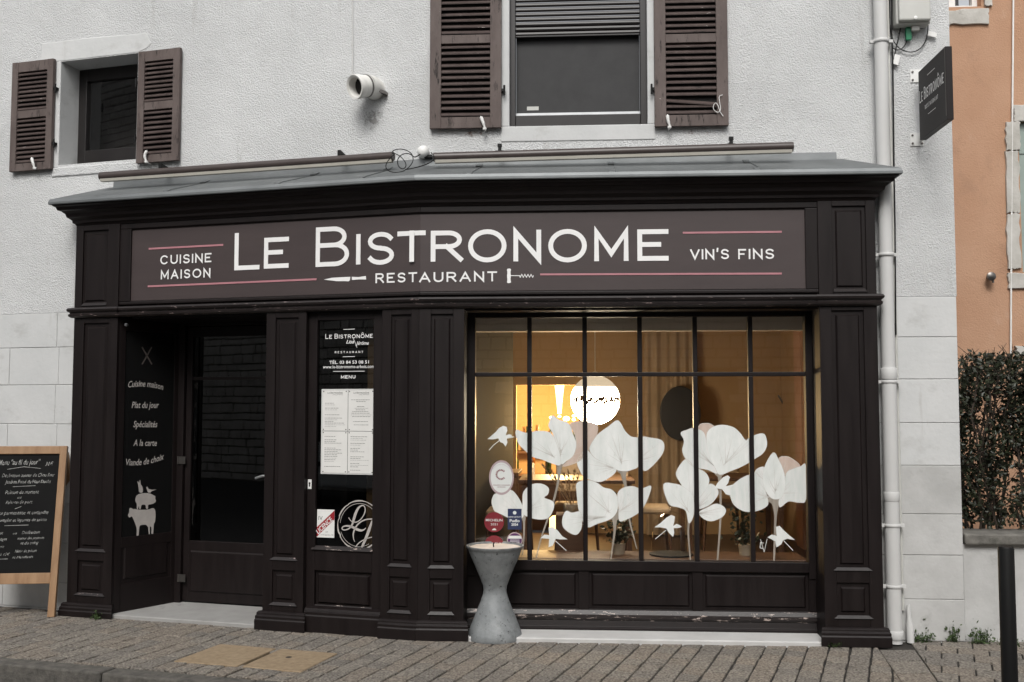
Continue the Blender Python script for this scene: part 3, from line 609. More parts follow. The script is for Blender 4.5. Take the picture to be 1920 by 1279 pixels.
line(L, 280, 466.5, 417, 459.3, .0145, M['pink']); line(L, 278.5, 537, 592, 523.7, .0145, M['pink']); line(R, 1282, 436.5, 1464, 434.7, .014, M['pink']); line(R, 1014.5, 514.6, 1464, 513, .014, M['pink'])
m = MB(); H = lambda x, y: L.hit(x, y, TN)
m.sheet(L, [H(607, 524.3), H(622, 521.0), H(640, 519.8), H(657, 519.2), H(656, 525.5), H(654, 527.5), H(630, 527.2)], TN); m.sheet(L, [H(659.5, 519), H(672, 519.6), H(686, 517.6), H(686.5, 524.2), H(672, 524), H(660, 525.2)], TN); m.build('painted_knife', M['letter'], sb)
m = MB(); H = lambda x, y: R.hit(x, y, TN)
m.sheet(R, [H(*p) for p in chaikin([(950, 504), (958.5, 503.5), (957, 511), (958, 517), (957, 524), (958.5, 531), (950, 531), (951.5, 524), (950.5, 517), (951.5, 511)], 1)], TN)
m.ribbon(R, [H(958, 517), H(975, 517)], .006, TN)
m.ribbon(R, [H(974+i*1.45, 517.3+(2.8 if i % 4 == 1 else -2.8 if i % 4 == 3 else 0)) for i in range(19)], .005, TN); m.build('painted_corkscrew', M['letter'], sb)
# string course under the board
sc = [(-.05, zS0), (.008, zS0), (.022, zS0+.012), (.024, zS0+.026), (.014, zS0+.034), (.014, zS0+.040), (.030, zS0+.052), (.034, zS0+.066), (.026, zS0+.078), (.004, zS0+.084), (-.05, zS0+.084)]
m = MB(); m.sweep(L, sc, uA1-.003, 0, 0, TD); m.sweep(R, sc, 0, uF0+.003, -TD, 0); m.build('string_moulding', M['edge'], ent)
sf = Frame(*L.w(uA0, 0, 0).xy, AL+math.pi/2); sr = Frame(*R.w(uF1, 0, 0).xy, AR-math.pi/2)       # the two returns to the wall
scp = [(n+.010, z+.0003) for n, z in sc]
m = MB(); m.sweep(L, scp, uA0, uA1, -1, .6); m.sweep(sf, scp, WN, 0, 0, 1); m.build('string_moulding', M['edge'], ent); m = MB(); m.sweep(R, scp, uF0, uF1, -.6, 1); m.sweep(sr, scp, 0, -WN, -1, 0); m.build('string_moulding', M['edge'], ent)
# cornice with returns, zinc roof on it
dC = zE-.012-zC0
co = [(WN, zC0), (.0, zC0), (.010, zC0+.1*dC), (.022, zC0+.14*dC), (.025, zC0+.26*dC), (.044, zC0+.36*dC), (.055, zC0+.40*dC), (.062, zC0+.56*dC), (.085, zC0+.68*dC), (.105, zC0+.72*dC), (.115, zC0+.86*dC), (.132, zC0+.92*dC), (.136, zC0+dC), (WN, zC0+dC)]
m = MB(); m.sweep(L, co, uA0, 0, -1, TD); m.sweep(R, co, 0, uF1, -TD, 1); m.sweep(sf, co, WN, 0, 0, 1); m.sweep(sr, co, 0, -WN, -1, 0); m.build('cornice', W_, shop)
zn = [(.128, zE-.012), (.151, zE-.018), (.155, zE-.012), (.155, zE+.004), (.147, zE+.026), (WN+.004, zTop-.02), (WN+.004, zTop-.03), (.128, zE)]
m = MB(); m.sweep(L, zn, uA0, 0, -1, TD); m.sweep(R, zn, 0, uF1, -TD, 1); m.sweep(sf, zn, WN, 0, 0, 1); m.sweep(sr, zn, 0, -WN, -1, 0); zroof = m.build('zinc_roof', M['zinc'], shop)
m = MB(); up = [(WN, zTop-.03), (WN+.02, zTop-.03), (WN+.014, zTop+.028), (WN, zTop+.03)]
m.sweep(L, up, uA0+.22, 0, 0, TD); m.sweep(R, up, 0, uF1-.22, -TD, 0); m.build('wall_flashing', M['zinc'], zroof)
def onroof(fr, u, s, lift=.004): return fr.w(u, .147+(WN+.004-.147)*s, zE+.026+(zTop-.02-zE-.026)*s+lift)
for fr, x, yy, dx in ((L, 365, 352, -.18), (L, 575, 342, -.18), (L, 715, 330, -.10), (R, 900, 318, -.05), (R, 1153, 316, 0), (R, 1413, 313, .035)):
    uc = fr.u(x, yy, .05); m = MB()
    pts = [onroof(fr, uc+dx, .0), onroof(fr, uc+dx, .16), onroof(fr, uc+.0, .72), onroof(fr, uc+.0, .97)]
    m.tube(pts, .0035, 6)
    for a, b, s0, s1 in ((uc+dx-.045, uc+dx+.0, .02, .16), (uc-.045, uc, .72, .95)):
        v = [onroof(fr, a, s0, .0), onroof(fr, b, s0, .0), onroof(fr, b, s1, .0), onroof(fr, a, s1, .0)]; m.hexa(v+[p+Vector((0, 0, .008)) for p in v])
    m.build('lap_seam', M['zinc'], zroof)
# pilasters
def pilaster(fr, u0, u1, z1, panels, pz, nb=WN-.1, mit0=0, mit1=0, e0=0, e1=0):
    m = MB(); m.sweep(fr, [(nb, 0), (-.016, 0), (-.016, z1), (nb, z1)], u0, u1, mit0, mit1); body = m.build('pilaster', W_, shop)
    m = MB(); fl = [(-.0165, 0), (0, 0), (0, z1), (-.0165, z1)]
    pu0, pu1 = panels[0][0], panels[0][1]
    m.sweep(fr, [(-.0165, pz-.02), (0, pz-.02), (0, z1), (-.0165, z1)], u0, pu0, mit0, 0); m.sweep(fr, [(-.0165, pz-.02), (0, pz-.02), (0, z1), (-.0165, z1)], pu1, u1, 0, mit1)
    zs = sorted([(p[2], p[3]) for p in panels]); ed = [pz-.02]+[v for p in zs for v in p]+[z1]
    for a, b in zip(ed[::2], ed[1::2]): m.box(fr, pu0, pu1, -.0165, -.0004, a, b)
    m.build('pilaster_frame', W_, body, bevel=.003)
    for a, b, c, d in panels:
        w = b-a; m = MB(); m.frustum(fr, a+w*.13, b-w*.13, c+.03, d-.03, -.0165, -.003, .012); m.build('panel', W_, body)
        m = MB(); e = w*.10; m.hexa([fr.w(a-e, -.01, c-.010), fr.w(b+e, -.01, c-.010), fr.w(b+e, .010, c-.010), fr.w(a-e, .010, c-.010), fr.w(a+e*.3, -.012, c+.010), fr.w(b-e*.3, -.012, c+.010), fr.w(b-e*.3, -.006, c+.010), fr.w(a+e*.3, -.006, c+.010)]); m.build('panel_ledge', M['edge'], body)
    if pz > 0:
        pp = [(nb+.02, .0), (.046, .0), (.046, pz-.062), (.040, pz-.052), (.040, pz-.034), (.030, pz-.026), (.028, pz-.010), (.014, pz), (nb+.02, pz)]
        m = MB(); m.sweep(fr, pp, u0-.018*e0, u1+.018*e1, mit0 if mit0 else -e0*.5, mit1 if mit1 else e1*.5); m.build('plinth', M['wood'], body, bevel=.002)
    return body
def P(fr, x0, x1, yt, yb):
    xc = (x0+x1)/2; ym = (yt+yb)/2; return (fr.u(x0, ym), fr.u(x1, ym), fr.z(xc, yb), fr.z(xc, yt))
def pan(fr, x0, x1, spans):
    ym = 800; a, b = fr.u(x0, ym), fr.u(x1, ym); return [(a, b, fr.z((x0+x1)/2, yb), fr.z((x0+x1)/2, yt)) for yt, yb in spans]
pilaster(L, uA0, uA1, zS0+.002, pan(L, 152, 200, ((606, 1032), (1052, 1115))), L.z(160, 1131), e0=1, e1=1)
pilaster(L, uB0, uB1, zS0+.002, pan(L, 514, 557, ((596, 1048), (1070, 1133))), L.z(530, 1147), e0=1, e1=1)
pilaster(L, uD0, 0, zS0+.002, pan(L, 732, 770, ((590, 1060), (1082, 1147))), L.z(750, 1161), mit1=TD)
pilaster(R, 0, uE1, zS0+.002, pan(R, 807, 849, ((589, 1063), (1085, 1150))), R.z(825, 1163), mit0=-TD, e1=1)
pilaster(R, uF0, uF1, zS0+.002, pan(R, 1563, 1624, ((582, 1067), (1093, 1157))), R.z(1600, 1176), e0=1, e1=1)
def upper(fr, u0, u1, pu, zb, zt):
    m = MB(); m.box(fr, u0, u1, -.046, -.014, zS0+.08, zC0+.001); b = m.build('pilaster_head', W_, shop)
    m = MB()
    a, c = pu
    m.box(fr, u0, a, -.0145, .002, zS0+.08, zC0); m.box(fr, c, u1, -.0145, .002, zS0+.08, zC0); m.box(fr, a, c, -.0145, .0016, zS0+.08, zb); m.box(fr, a, c, -.0145, .0016, zt, zC0); m.build('pilaster_frame', W_, b, bevel=.003)
    w = c-a; m = MB(); m.frustum(fr, a+w*.1, c-w*.1, zb+.03, zt-.03, -.0145, -.002, .012); m.build('panel', W_, b)
    m = MB(); m.hexa([fr.w(a, -.01, zb-.004), fr.w(c, -.01, zb-.004), fr.w(c, .010, zb-.004), fr.w(a, .010, zb-.004), fr.w(a+.01, -.012, zb+.02), fr.w(c-.01, -.012, zb+.02), fr.w(c-.01, -.009, zb+.02), fr.w(a+.01, -.009, zb+.02)]); m.build('panel_ledge', M['edge'], b)
upper(L, uA0, uA1, (L.u(155, 500), L.u(202, 500)), L.z(180, 572), L.z(180, 432)); upper(R, uF0, uF1, (R.u(1561, 470), R.u(1624, 470)), R.z(1600, 546), R.z(1600, 386))

# ---- glazed menu panel between the pilasters
CN = -.05; uC0, uC1 = uB1, uD0; gC = px(L, CN-.02, 595, 701, 600, 1028)
m = MB(); zPt, zPb = L.z(645, 1072, CN), L.z(645, 1140, CN)
m.box(L, uC0-.01, gC[0], CN-.05, CN, .1, zS0+.003); m.box(L, gC[1], uC1+.01, CN-.05, CN, .1, zS0+.003); m.box(L, gC[0], gC[1], CN-.05, CN-.0005, gC[3], zS0+.003); m.box(L, gC[0], gC[1], CN-.05, CN-.0005, zPt, gC[2]); m.box(L, gC[0], gC[1], CN-.05, CN-.0005, .1, zPb); m.box(L, gC[0], gC[1], CN-.05, CN-.022, zPb, zPt)
side = m.build('side_light', W_, shop, bevel=.003)
m = MB(); m.frustum(L, gC[0]+.02, gC[1]-.02, zPb+.02, zPt-.02, CN-.0225, CN-.006, .014); m.build('panel', W_, side)
for z in (gC[2], zPb):
    m = MB(); e = .025; m.hexa([L.w(gC[0]-e, CN-.01, z-.014), L.w(gC[1]+e*.3, CN-.01, z-.014), L.w(gC[1]+e*.3, CN+.014, z-.014), L.w(gC[0]-e, CN+.014, z-.014), L.w(gC[0]-e*.5, CN-.02, z+.012), L.w(gC[1]+e*.1, CN-.02, z+.012), L.w(gC[1]+e*.1, CN-.012, z+.012), L.w(gC[0]-e*.5, CN-.012, z+.012)]); m.build('panel_ledge', M['worn'], side)
m = MB(); m.box(L, gC[0]-.005, gC[1]+.005, CN-.028, CN-.022, gC[2]-.005, gC[3]+.005); m.build('pane', M['doorglass'], side)
m = MB(); kp = px(L, CN, 577.5, 584.5, 899, 917); m.box(L, *kp[:2], CN, CN+.004, *kp[2:]); kh = m.build('keyhole_plate', M['white'], side, bevel=.002)
m = MB(); kc = ((kp[0]+kp[1])/2, (kp[2]+kp[3])/2); m.box(L, kc[0]-.005, kc[0]+.005, CN+.003, CN+.0046, kc[1]-.018, kc[1]+.008); m.lathe(L.w(kc[0], CN+.003, kc[1]+.008), [(.008, 0), (.008, .002), (0, .002)], 12, L.n); m.build('keyhole', M['black'], side)
pp = [(CN-.08, 0), (.012, 0), (.012, .118), (.006, .128), (.006, .148), (-.004, .156), (-.010, .172), (CN, .185), (CN-.08, .185)]
m = MB(); m.sweep(L, pp, uB1+.012, uD0-.001); m.build('plinth', W_, side, bevel=.002)
GN = CN-.0205
m = MB(); hh = lambda x, y: L.hit(x, y, GN)
u_ = lambda x, y=640: L.u(x, y, GN)
m.ribbon(L, [hh(644, 617.8), hh(665, 617)], .004, GN)
strokes(m, L, 'LE BISTRONÔME', u_(610), u_(699), L.z(611, 635.5, GN), L.z(698, 633.5, GN), .0295, .0048, GN, .24, bigs=(0, 3))
words(m, L, 'Lisa', u_(649), u_(664), L.z(655, 644, GN), L.z(655, 637, GN), GN, .35, .012); words(m, L, 'Jérôme', u_(667), u_(691.5), L.z(680, 646.5, GN), L.z(680, 639.5, GN), GN, .35, .012)
m.ribbon(L, smoothline([hh(661, 633), hh(665, 640), hh(669.5, 652)]), .003, GN)
m.build('lettering', M['letter'], side); m = MB(); strokes(m, L, 'RESTAURANT', u_(628), u_(681), L.z(630, 662.5, GN), L.z(680, 662, GN), .016, .0028, GN, .75)
m.ribbon(L, [hh(643, 669), hh(665, 668.6)], .004, GN)
m.build('lettering', M['letter'], side); m = MB(); words(m, L, 'TÉL. 03 84 53 08 51', u_(618), u_(692), L.z(655, 682, GN), L.z(655, 676, GN), GN, 0, .012); m.build('lettering', M['letter'], side); m = MB(); words(m, L, 'www.le-bistronome-arbois.com', u_(606), u_(702.5), L.z(655, 690.5, GN), L.z(655, 684, GN), GN, 0, .006)
m.ribbon(L, [hh(625, 696.5), hh(683, 696)], .004, GN)
m.build('lettering', M['letter'], side); m = MB(); strokes(m, L, 'MENU', u_(640), u_(667), L.z(641, 710, GN), L.z(666, 709.6, GN), .024, .005, GN, .28)
m.build('lettering', M['letter'], side)
# round monogram painted on the same pane (it runs on behind the frame)
m = MB(); m.cap = .2; C2 = lambda x, y: hh(580+x/10.657, 920+y/10.657)
ring = [C2(1000+432*math.cos(t*math.pi/32)+(14 if t % 7 == 0 else 0), 690+488*math.sin(t*math.pi/32)) for t in range(0, 65)]; ring[-1] = ring[0]
m.ribbon(L, ring, [.0082+.003*math.sin(i*.7) for i in range(65)], GN)
m.ribbon(L, [C2(1000+385*math.cos(t*math.pi/30), 690+432*math.sin(t*math.pi/30)) for t in range(31, 56)], .0035, GN); m.ribbon(L, [C2(1000+385*math.cos(t*math.pi/30), 690+432*math.sin(t*math.pi/30)) for t in range(10, 28)], .003, GN)
def sw(pts, ws):
    p = smoothline([(a, b, w) for (a, b), w in zip(pts, ws)], 3); m.ribbon(L, [C2(a, b) for a, b, _ in p], [w*.00035 for _, _, w in p], GN)
sw([(785, 540), (830, 610), (900, 635), (980, 620), (1060, 540), (1120, 420), (1110, 310), (1050, 290), (980, 340), (925, 450), (890, 560), (860, 680), (800, 760), (700, 795), (645, 765), (670, 715), (760, 700), (860, 725), (950, 775), (1030, 800), (1090, 785), (1130, 745)], [16, 18, 20, 20, 22, 24, 22, 22, 45, 60, 58, 40, 26, 22, 24, 26, 34, 50, 58, 46, 26, 12])
sw([(905, 1020), (880, 950), (875, 860), (900, 780), (950, 690), (1040, 610), (1150, 570), (1262, 568)], [10, 22, 32, 36, 32, 28, 26, 24]); sw([(1255, 600), (1215, 720), (1170, 850), (1110, 1000), (1040, 1150)], [30, 60, 64, 60, 40]); sw([(915, 1140), (980, 1050), (1080, 985), (1180, 945), (1255, 930)], [24, 26, 20, 18, 18])
m.build('painted_monogram', M['letgrey'], side)

# ---- entrance recess
pf = L.w(uA1, -.03, 0); pbk = ground(332, 1128, .03); dN = (pbk-L.o).dot(L.n); uK = (pbk-L.o).dot(L.t)
print('door plane n', dN, 'u', uK, 'reveal', pf, pbk)
dv = (pbk-pf); dv.z = 0; RV = Frame(pf.x, pf.y, -math.atan2(dv.y, dv.x)); rl = dv.length
zH = zS0-.0
m = MB(); m.box(RV, 0, rl+.02, -.06, -.012, .0, zH)
rv = m.build('recess_side', W_, shop)
p0, p1, pz0, pz1 = .06, rl-.07, RV.z(270, 1022), RV.z(270, 622)
m = MB()
for a, b, c, d in ((0, p0, 0, zH), (p1, rl, 0, zH), (p0, p1, pz1, zH), (p0, p1, .62, pz0), (p0, p1, 0, .25)): m.box(RV, a, b, -.013, 0, c, d)
m.build('side_frame', W_, rv, bevel=.003)
m = MB(); m.frustum(RV, p0+.03, p1-.03, .28, .59, -.0125, -.002, .012); m.build('panel', W_, rv)
m = MB(); m.box(RV, p0, p1, -.0122, -.008, pz0, pz1); m.build('pane', mat('dark_glazed_panel', (.008, .008, .008), None, .25), rv)
m = MB(); RN = -.006; H = lambda x, y: RV.hit(x, y, RN)
def script(txt, x0, x1, y, h, bend=0, slope=0):
    (a, z0), (b, z1) = H(x0, y), H(x1, y); k = .0155*h/10
    words(m, RV, txt, a, b, z0, z0+k*3.4, RN, .22, .012, bend=bend, slope=(z1-z0)+slope)
script('Cuisine maison', 240, 306, 727, 10, .018, -.02); script('Plat du jour', 247, 298, 765, 10); script('Spécialités', 250, 295, 801, 10); script('A la carte', 250, 294, 836, 10); script('Viande de choix', 236, 307, 872, 10, -.02, .05)
m.build('transfer_lettering', M['letgrey'], rv)
def an(pts, it=1):
    m = MB(); m.sheet(RV, [H(210+x/3.2, 620+y/3.2) for x, y in chaikin(pts, it)], RN); m.build('animal_silhouette', M['letgrey'], rv)
an([(94, 1108), (104, 1090), (103, 1068), (112, 1062), (128, 1072), (137, 1070), (160, 1075), (215, 1075), (248, 1062), (260, 1078), (262, 1110), (258, 1150), (252, 1155), (250, 1180), (246, 1228), (236, 1228), (238, 1180), (226, 1172), (228, 1222), (220, 1222), (216, 1165), (170, 1166), (163, 1180), (160, 1238), (146, 1242), (150, 1190), (140, 1160), (128, 1130), (118, 1112), (104, 1124)])
an([(140, 1005), (150, 985), (180, 975), (225, 975), (245, 985), (262, 995), (258, 1005), (265, 1025), (250, 1038), (230, 1042), (216, 1045), (217, 1070), (203, 1070), (202, 1044), (176, 1044), (172, 1072), (164, 1073), (162, 1046), (156, 1072), (148, 1072), (150, 1040), (140, 1025)])
an([(162, 973), (160, 945), (156, 920), (152, 902), (158, 905), (163, 918), (166, 894), (171, 898), (171, 920), (182, 935), (186, 955), (184, 973)]); an([(216, 972), (205, 940), (212, 935), (220, 950), (240, 955), (268, 953), (240, 962), (230, 972)], 0)
m = MB(); m.ribbon(RV, [H(267, 682), H(284, 652)], .012, RN); m.ribbon(RV, [H(284, 682), H(267, 652)], .012, RN); m.build('crossed_knives', M['letfaint'], rv)
uDR = uB1+.25                                            # the recess runs on behind the next pilaster
m = MB(); m.box(L, uK-.1, uDR, dN-.06, -.045, zH-.012, zH+.05); m.build('recess_ceiling', W_, shop)
m = MB(); m.box(L, uDR, uDR+.05, dN-.06, -.11, 0, zH); m.build('recess_side', W_, shop)
m = MB(); st_ = [L.w(uA1-.02, .0, 0), L.w(uB0+.05, .0, 0), L.w(uDR, dN, 0), Vector((pbk.x, pbk.y, 0))-L.t*.03+L.n*-.03]
m.hexa([Vector((p.x, p.y, -.03)) for p in st_]+[Vector((p.x, p.y, .028)) for p in st_]); m.build('entrance_step', M['stone'], shop, bevel=.008)
# door
D0, D1 = uK+.05, uK+.05+1.02
m = MB(); zd = L.z(420, 612, dN); g = px(L, dN, 358, 545, 630, 1018); zt0, zt1 = L.z(480, 712, dN), L.z(480, 706, dN); g1 = min(g[1], D1-.10)
m.box(L, D0, g[0], dN-.045, dN, .04, zd); m.box(L, g1, D1, dN-.045, dN, .04, zd); m.box(L, g[0], g1, dN-.045, dN-.0004, g[3], zd); m.box(L, g[0], g1, dN-.045, dN-.0004, .04, g[2]); m.box(L, g[0], g1, dN-.04, dN-.002, zt0, zt1)
door = m.build('entrance_door', W_, shop, bevel=.003)
m = MB(); m.box(L, uK-.05, D0-.004, dN-.07, dN+.03, .0, zH); m.box(L, D1+.004, uDR+.02, dN-.07, dN+.03, 0, zH); m.box(L, D0-.004, D1+.004, dN-.07, dN+.03, zd+.006, zH); m.build('door_frame', W_, shop, bevel=.003)
m = MB(); m.frustum(L, g[0]+.02, g1-.02, .12, g[2]-.08, dN, dN+.012, .012); m.build('panel', W_, door)
for zz0, zz1 in ((g[2], zt0), (zt1, g[3])):
    m = MB(); m.box(L, g[0]-.004, g1+.004, dN-.026, dN-.02, zz0-.003, zz1+.003); m.build('pane', M['doorglass'], door)
hu, hz = L.hit(500, 893, dN+.05); m = MB()
m.tube(smoothline([L.w(hu+.005, dN, hz), L.w(hu+.005, dN+.05, hz), L.w(hu-.03, dN+.058, hz+.005), L.w(hu-.10, dN+.055, hz-.018)]), .010, 10); m.box(L, hu-.015, hu+.025, dN, dN+.006, hz-.11, hz+.06); m.build('handle', M['silver'], door)
for y in (862, 1083):
    q = px(L, dN+.03, 333, 348, y-6, y+8); m = MB(); m.box(L, q[0], q[1], dN+.03, dN+.036, q[2], q[3]); m.tube([L.w(q[0]+.01, dN+.036, q[2]), L.w(q[0]+.01, dN+.036, q[3])], .009, 8); m.build('hinge', M['brass'], door)
lamp = L.hit(237, 609, -.06); m = MB(); m.lathe(L.w(lamp[0], -.06, lamp[1]), [(.012, -.012), (.016, 0), (.012, .012), (0, .014)], 12, L.n); m.build('recess_button', M['silver'], shop)

# ---- display window
DN = -.28; gx = [891.5, 993, 1097, 1200.5, 1304.5, 1408.5, 1511]
gu = [R.u(x, 820, DN) for x in gx]; gz0, gz1 = R.z(1200, 1051, DN), R.z(1200, 595, DN); gt = R.z(1200, 702, DN)
m = MB(); zSill = gz0
m.box(R, uE1-.03, gu[0], DN-.05, DN+.03, gz0-.12, zS0+.01); m.box(R, gu[6], uF0+.03, DN-.05, DN+.03, gz0-.12, zS0+.01); m.box(R, gu[0], gu[6], DN-.05, DN+.0295, gz1, zS0+.01); m.box(R, gu[0], gu[6], DN-.05, DN+.0295, R.z(1200, 1070, DN), gz0)
win = m.build('display_window', W_, shop, bevel=.004)
m = MB(); m.box(R, uE1-.05, uE1-.004, DN-.05, -.1, 0, zS0+.01); m.box(R, uF0+.004, uF0+.05, DN-.05, -.1, 0, zS0+.01); m.box(R, uE1-.05, uF0+.05, DN-.05, -.045, zS0-.016, zS0+.03); m.build('window_reveal', W_, shop)
for k in range(1, 6):
    for a, b in ((gz0, gt-.016), (gt+.016, gz1)):
        m = MB(); m.box(R, gu[k]-.017, gu[k]+.017, DN-.03, DN+.022, a, b); m.build('glazing_bar', W_, win, bevel=.004)
m = MB(); m.box(R, gu[0], gu[6], DN-.03, DN+.024, gt-.0155, gt+.0155); m.build('transom', W_, win, bevel=.004)
for k in range(6):
    for a, b in ((gz0, gt), (gt, gz1)):
        m = MB(); m.box(R, gu[k]+.006, gu[k+1]-.006, DN-.008, DN-.003, a, b); m.build('pane', M['glass'], win)
# stall riser with three fielded panels, worn ledge and base
zr0, zr1 = R.z(1200, 1142, DN), R.z(1200, 1072, DN); pus = [(R.u(905, 1105, DN), R.u(1085, 1105, DN)), (R.u(1104, 1105, DN), R.u(1298, 1105, DN)), (R.u(1317, 1105, DN), R.u(1516, 1105, DN))]
m = MB(); m.box(R, uE1-.03, uF0+.03, DN-.12, DN, .03, R.z(1200, 1071, DN)); ri = m.build('stall_riser', W_, shop)
m = MB(); ed = [uE1-.03]+[v for p in pus for v in p]+[uF0+.03]
for a, b in zip(ed[::2], ed[1::2]): m.box(R, a, b, DN-.001, DN+.018, .05, zr1+.01)
for a, b in pus: m.box(R, a, b, DN-.001, DN+.0175, .05, zr0)
m.build('riser_frame', W_, ri, bevel=.003)
for a, b in pus:
    m = MB(); m.frustum(R, a+.02, b-.02, zr0+.02, zr1-.012, DN-.001, DN+.012, .014); m.build('panel', W_, ri)
za = R.z(1200, 1163, DN)
m = MB(); m.sweep(R, [(DN, za), (DN+.03, za), (DN+.042, za+.02), (DN+.04, za+.045), (DN+.026, za+.075), (DN, zr0-.004)], uE1, uF0); m.build('ledge', M['worn'], ri)
zb = R.z(1200, 1175, DN)
m = MB(); m.sweep(R, [(DN, .03), (DN+.06, .03), (DN+.06, zb-.03), (DN+.052, zb-.02), (DN+.052, zb-.004), (DN+.04, zb+.006), (DN+.03, za-.002), (DN, za-.002)], uE1, uF0); m.build('plinth', W_, ri, bevel=.002)
m = MB(); m.sweep(R, [(DN-.1, -.03), (.03, -.03), (.03, .022), (.02, .030), (DN-.1, .034)], uE1+.03, uF0-.005); m.build('threshold', M['sill'], shop)
# ================================================================== THINGS ON THE HOUSE FRONT
# two long tubular sign lights above the zinc roof
def tubelight(fr, p0, p1, label, brackets):
    n0 = -.02; a = fr.w(*(lambda h: (h[0], n0, h[1]))(fr.hit(*p0, n0))); b = fr.w(*(lambda h: (h[0], n0, h[1]))(fr.hit(*p1, n0)))
    t = thing('sign_light', a, label, 'sign light', 'sign lights over the shopfront'); r = .034
    m = MB(); m.tube([a, a*.5+b*.5, b], r, 20); m.build('housing', M['tube'], t)
    d = (b-a).normalized(); dn = Vector((0, 0, -1)); m = MB(); s = fr.n*.024
    A, B = a+d*.01, b-d*.01
    m.hexa([A-s+dn*.022, B-s+dn*.022, B+s+dn*.022, A+s+dn*.022, A-s*.8+dn*.046, B-s*.8+dn*.046, B+s*.8+dn*.046, A+s*.8+dn*.046]); m.build('diffuser', M['trough'], t)
    for x, y, kind in brackets:
        u, z = fr.hit(x, y, n0); zt = a.z+(b.z-a.z)*((fr.w(u, n0, 0)-Vector((a.x, a.y, 0))).length/(b-a).length)
        m = MB()
        if kind == 0:
            m.box(fr, u-.012, u+.012, n0-.012, n0+.006, zt+.02, zt+.075); m.hexa([fr.w(u-.01, WN, zt+.02), fr.w(u+.01, WN, zt+.02), fr.w(u+.01, n0, zt+.05), fr.w(u-.01, n0, zt+.05), fr.w(u-.01, WN, zt+.05), fr.w(u+.01, WN, zt+.05), fr.w(u+.01, n0, zt+.078), fr.w(u-.01, n0, zt+.078)])
        else:
            m.box(fr, u-.012, u+.012, n0-.01, n0+.01, zt+.02, zt+.07); m.box(fr, u-.016, u+.016, n0-.014, n0+.014, zt+.062, zt+.085); m.box(fr, u-.03, u+.03, n0-.012, n0+.012, zt+.024, zt+.034); m.box(fr, u-.008, u+.008, WN, n0, zt+.045, zt+.058)
        m.build('bracket', M['black'], t)
tubelight(L, (189, 331), (738, 293), 'brown tubular sign light above the CUISINE MAISON half of the board', [(300, 320, 0), (636, 290, 0)])
tubelight(R, (813, 295), (1487, 275), 'brown tubular sign light under the wide upper window with roller shutter', [(937, 285, 1), (1371, 270, 1)])
nC = .03; H3 = lambda fr, x, y, n: fr.w(fr.hit(x, y, n)[0], n, fr.hit(x, y, n)[1])
m = MB(); loop = [(740, 289), (728, 300), (722, 312), (728, 321), (742, 324), (757, 321), (768, 313), (775, 302), (774, 291), (766, 283), (752, 279), (738, 281), (734, 288), (738, 287), (750, 292), (760, 303), (762, 313), (754, 318), (746, 311), (745, 299), (752, 290), (764, 287), (772, 291), (777, 295), (783, 293), (788, 289)]
m.tube(smoothline([H3(R, x, y, .0+.012*math.sin(i)) for i, (x, y) in enumerate(loop)]), .0035, 6)
m.tube(smoothline([H3(R, x, y, .02) for x, y in ((760, 318), (778, 315), (798, 309), (812, 302), (815, 293), (808, 286))]), .004, 6)
tag(m.build('cable', M['black']), 'loosely coiled black cable dangling between the two sign lights', 'cable')
t = thing('junction_dome', H3(R, 795, 290, WN), 'small white round junction dome between the two sign lights', 'junction box')
c = H3(R, 795, 287, WN); m = MB(); m.lathe(c, [(.045, 0), (.045, .05), (.038, .075), (.02, .084), (0, .086)], 24, R.n); m.build('dome', M['white'], t)
m = MB(); m.box(R, R.u(797, 293, WN), R.u(812, 293, WN), WN, WN+.05, R.z(800, 298, WN), R.z(800, 293, WN)); m.build('mount', M['black'], t)
# flue elbow
uc, zc = L.hit(703, 168, WN); base = L.w(uc, WN, zc); t = thing('vent_pipe', base, 'white plastic vent elbow sticking out of the upper wall', 'vent pipe')
ax = (L.t*-.42+L.n*.86+Vector((0, 0, -.28))).normalized(); p1_ = base+L.n*.075
m = MB(); r = .084
m.tube([base, p1_, p1_+(ax+L.n)*.03], [r*1.0, r, r], 28, caps=False); k = p1_+(ax+L.n)*.02
m.tube([k, k+ax*.085], [r*1.0, r*1.0], 28, caps=False); e = k+ax*.085
m.build('elbow', M['pvc'], t)
m = MB(); m.tube([e-ax*.01, e, e+ax*.045, e+ax*.052], [r*1.0, r*1.07, r*1.10, r*1.06], 28, caps=False); m.tube([e+ax*.052, e+ax*.045, e-ax*.06], [r*1.06, r*.86, r*.80], 28, caps=False); m.build('socket', M['pvc'], t)
m = MB(); m.tube([e-ax*.02, e-ax*.019], r*.82, 28); m.build('dark_duct_disc', M['void'], t)  # dark disc put in for the shade inside the pipe
m = MB(); m.tube([k+ax*.012, k+ax*.026], r*1.03, 28); m.hexa([base+L.t*(.06+a)+L.n*b+Vector((0, 0, c_)) for a, b, c_ in ((0, .0, -.045), (.05, 0, -.06), (.05, .05, -.06), (0, .09, -.045), (0, .0, -.02), (.05, 0, -.035), (.05, .05, -.035), (0, .09, -.02))]); m.build('clamp', M['brass'], t)
m = MB(); m.tube([H3(L, 661.5, -160, WN+.006), H3(L, 661, 0, WN+.006), H3(L, 661.5, 82, WN+.006), H3(L, 660.5, 165, WN+.008)], .0055, 8); m.lathe(H3(L, 661, 84, WN+.004), [(.012, -.006), (.014, 0), (.012, .006)], 8, L.n)
tag(m.build('wall_cable', M['pipe']), 'thin pale cable running down the wall to the vent elbow', 'cable')

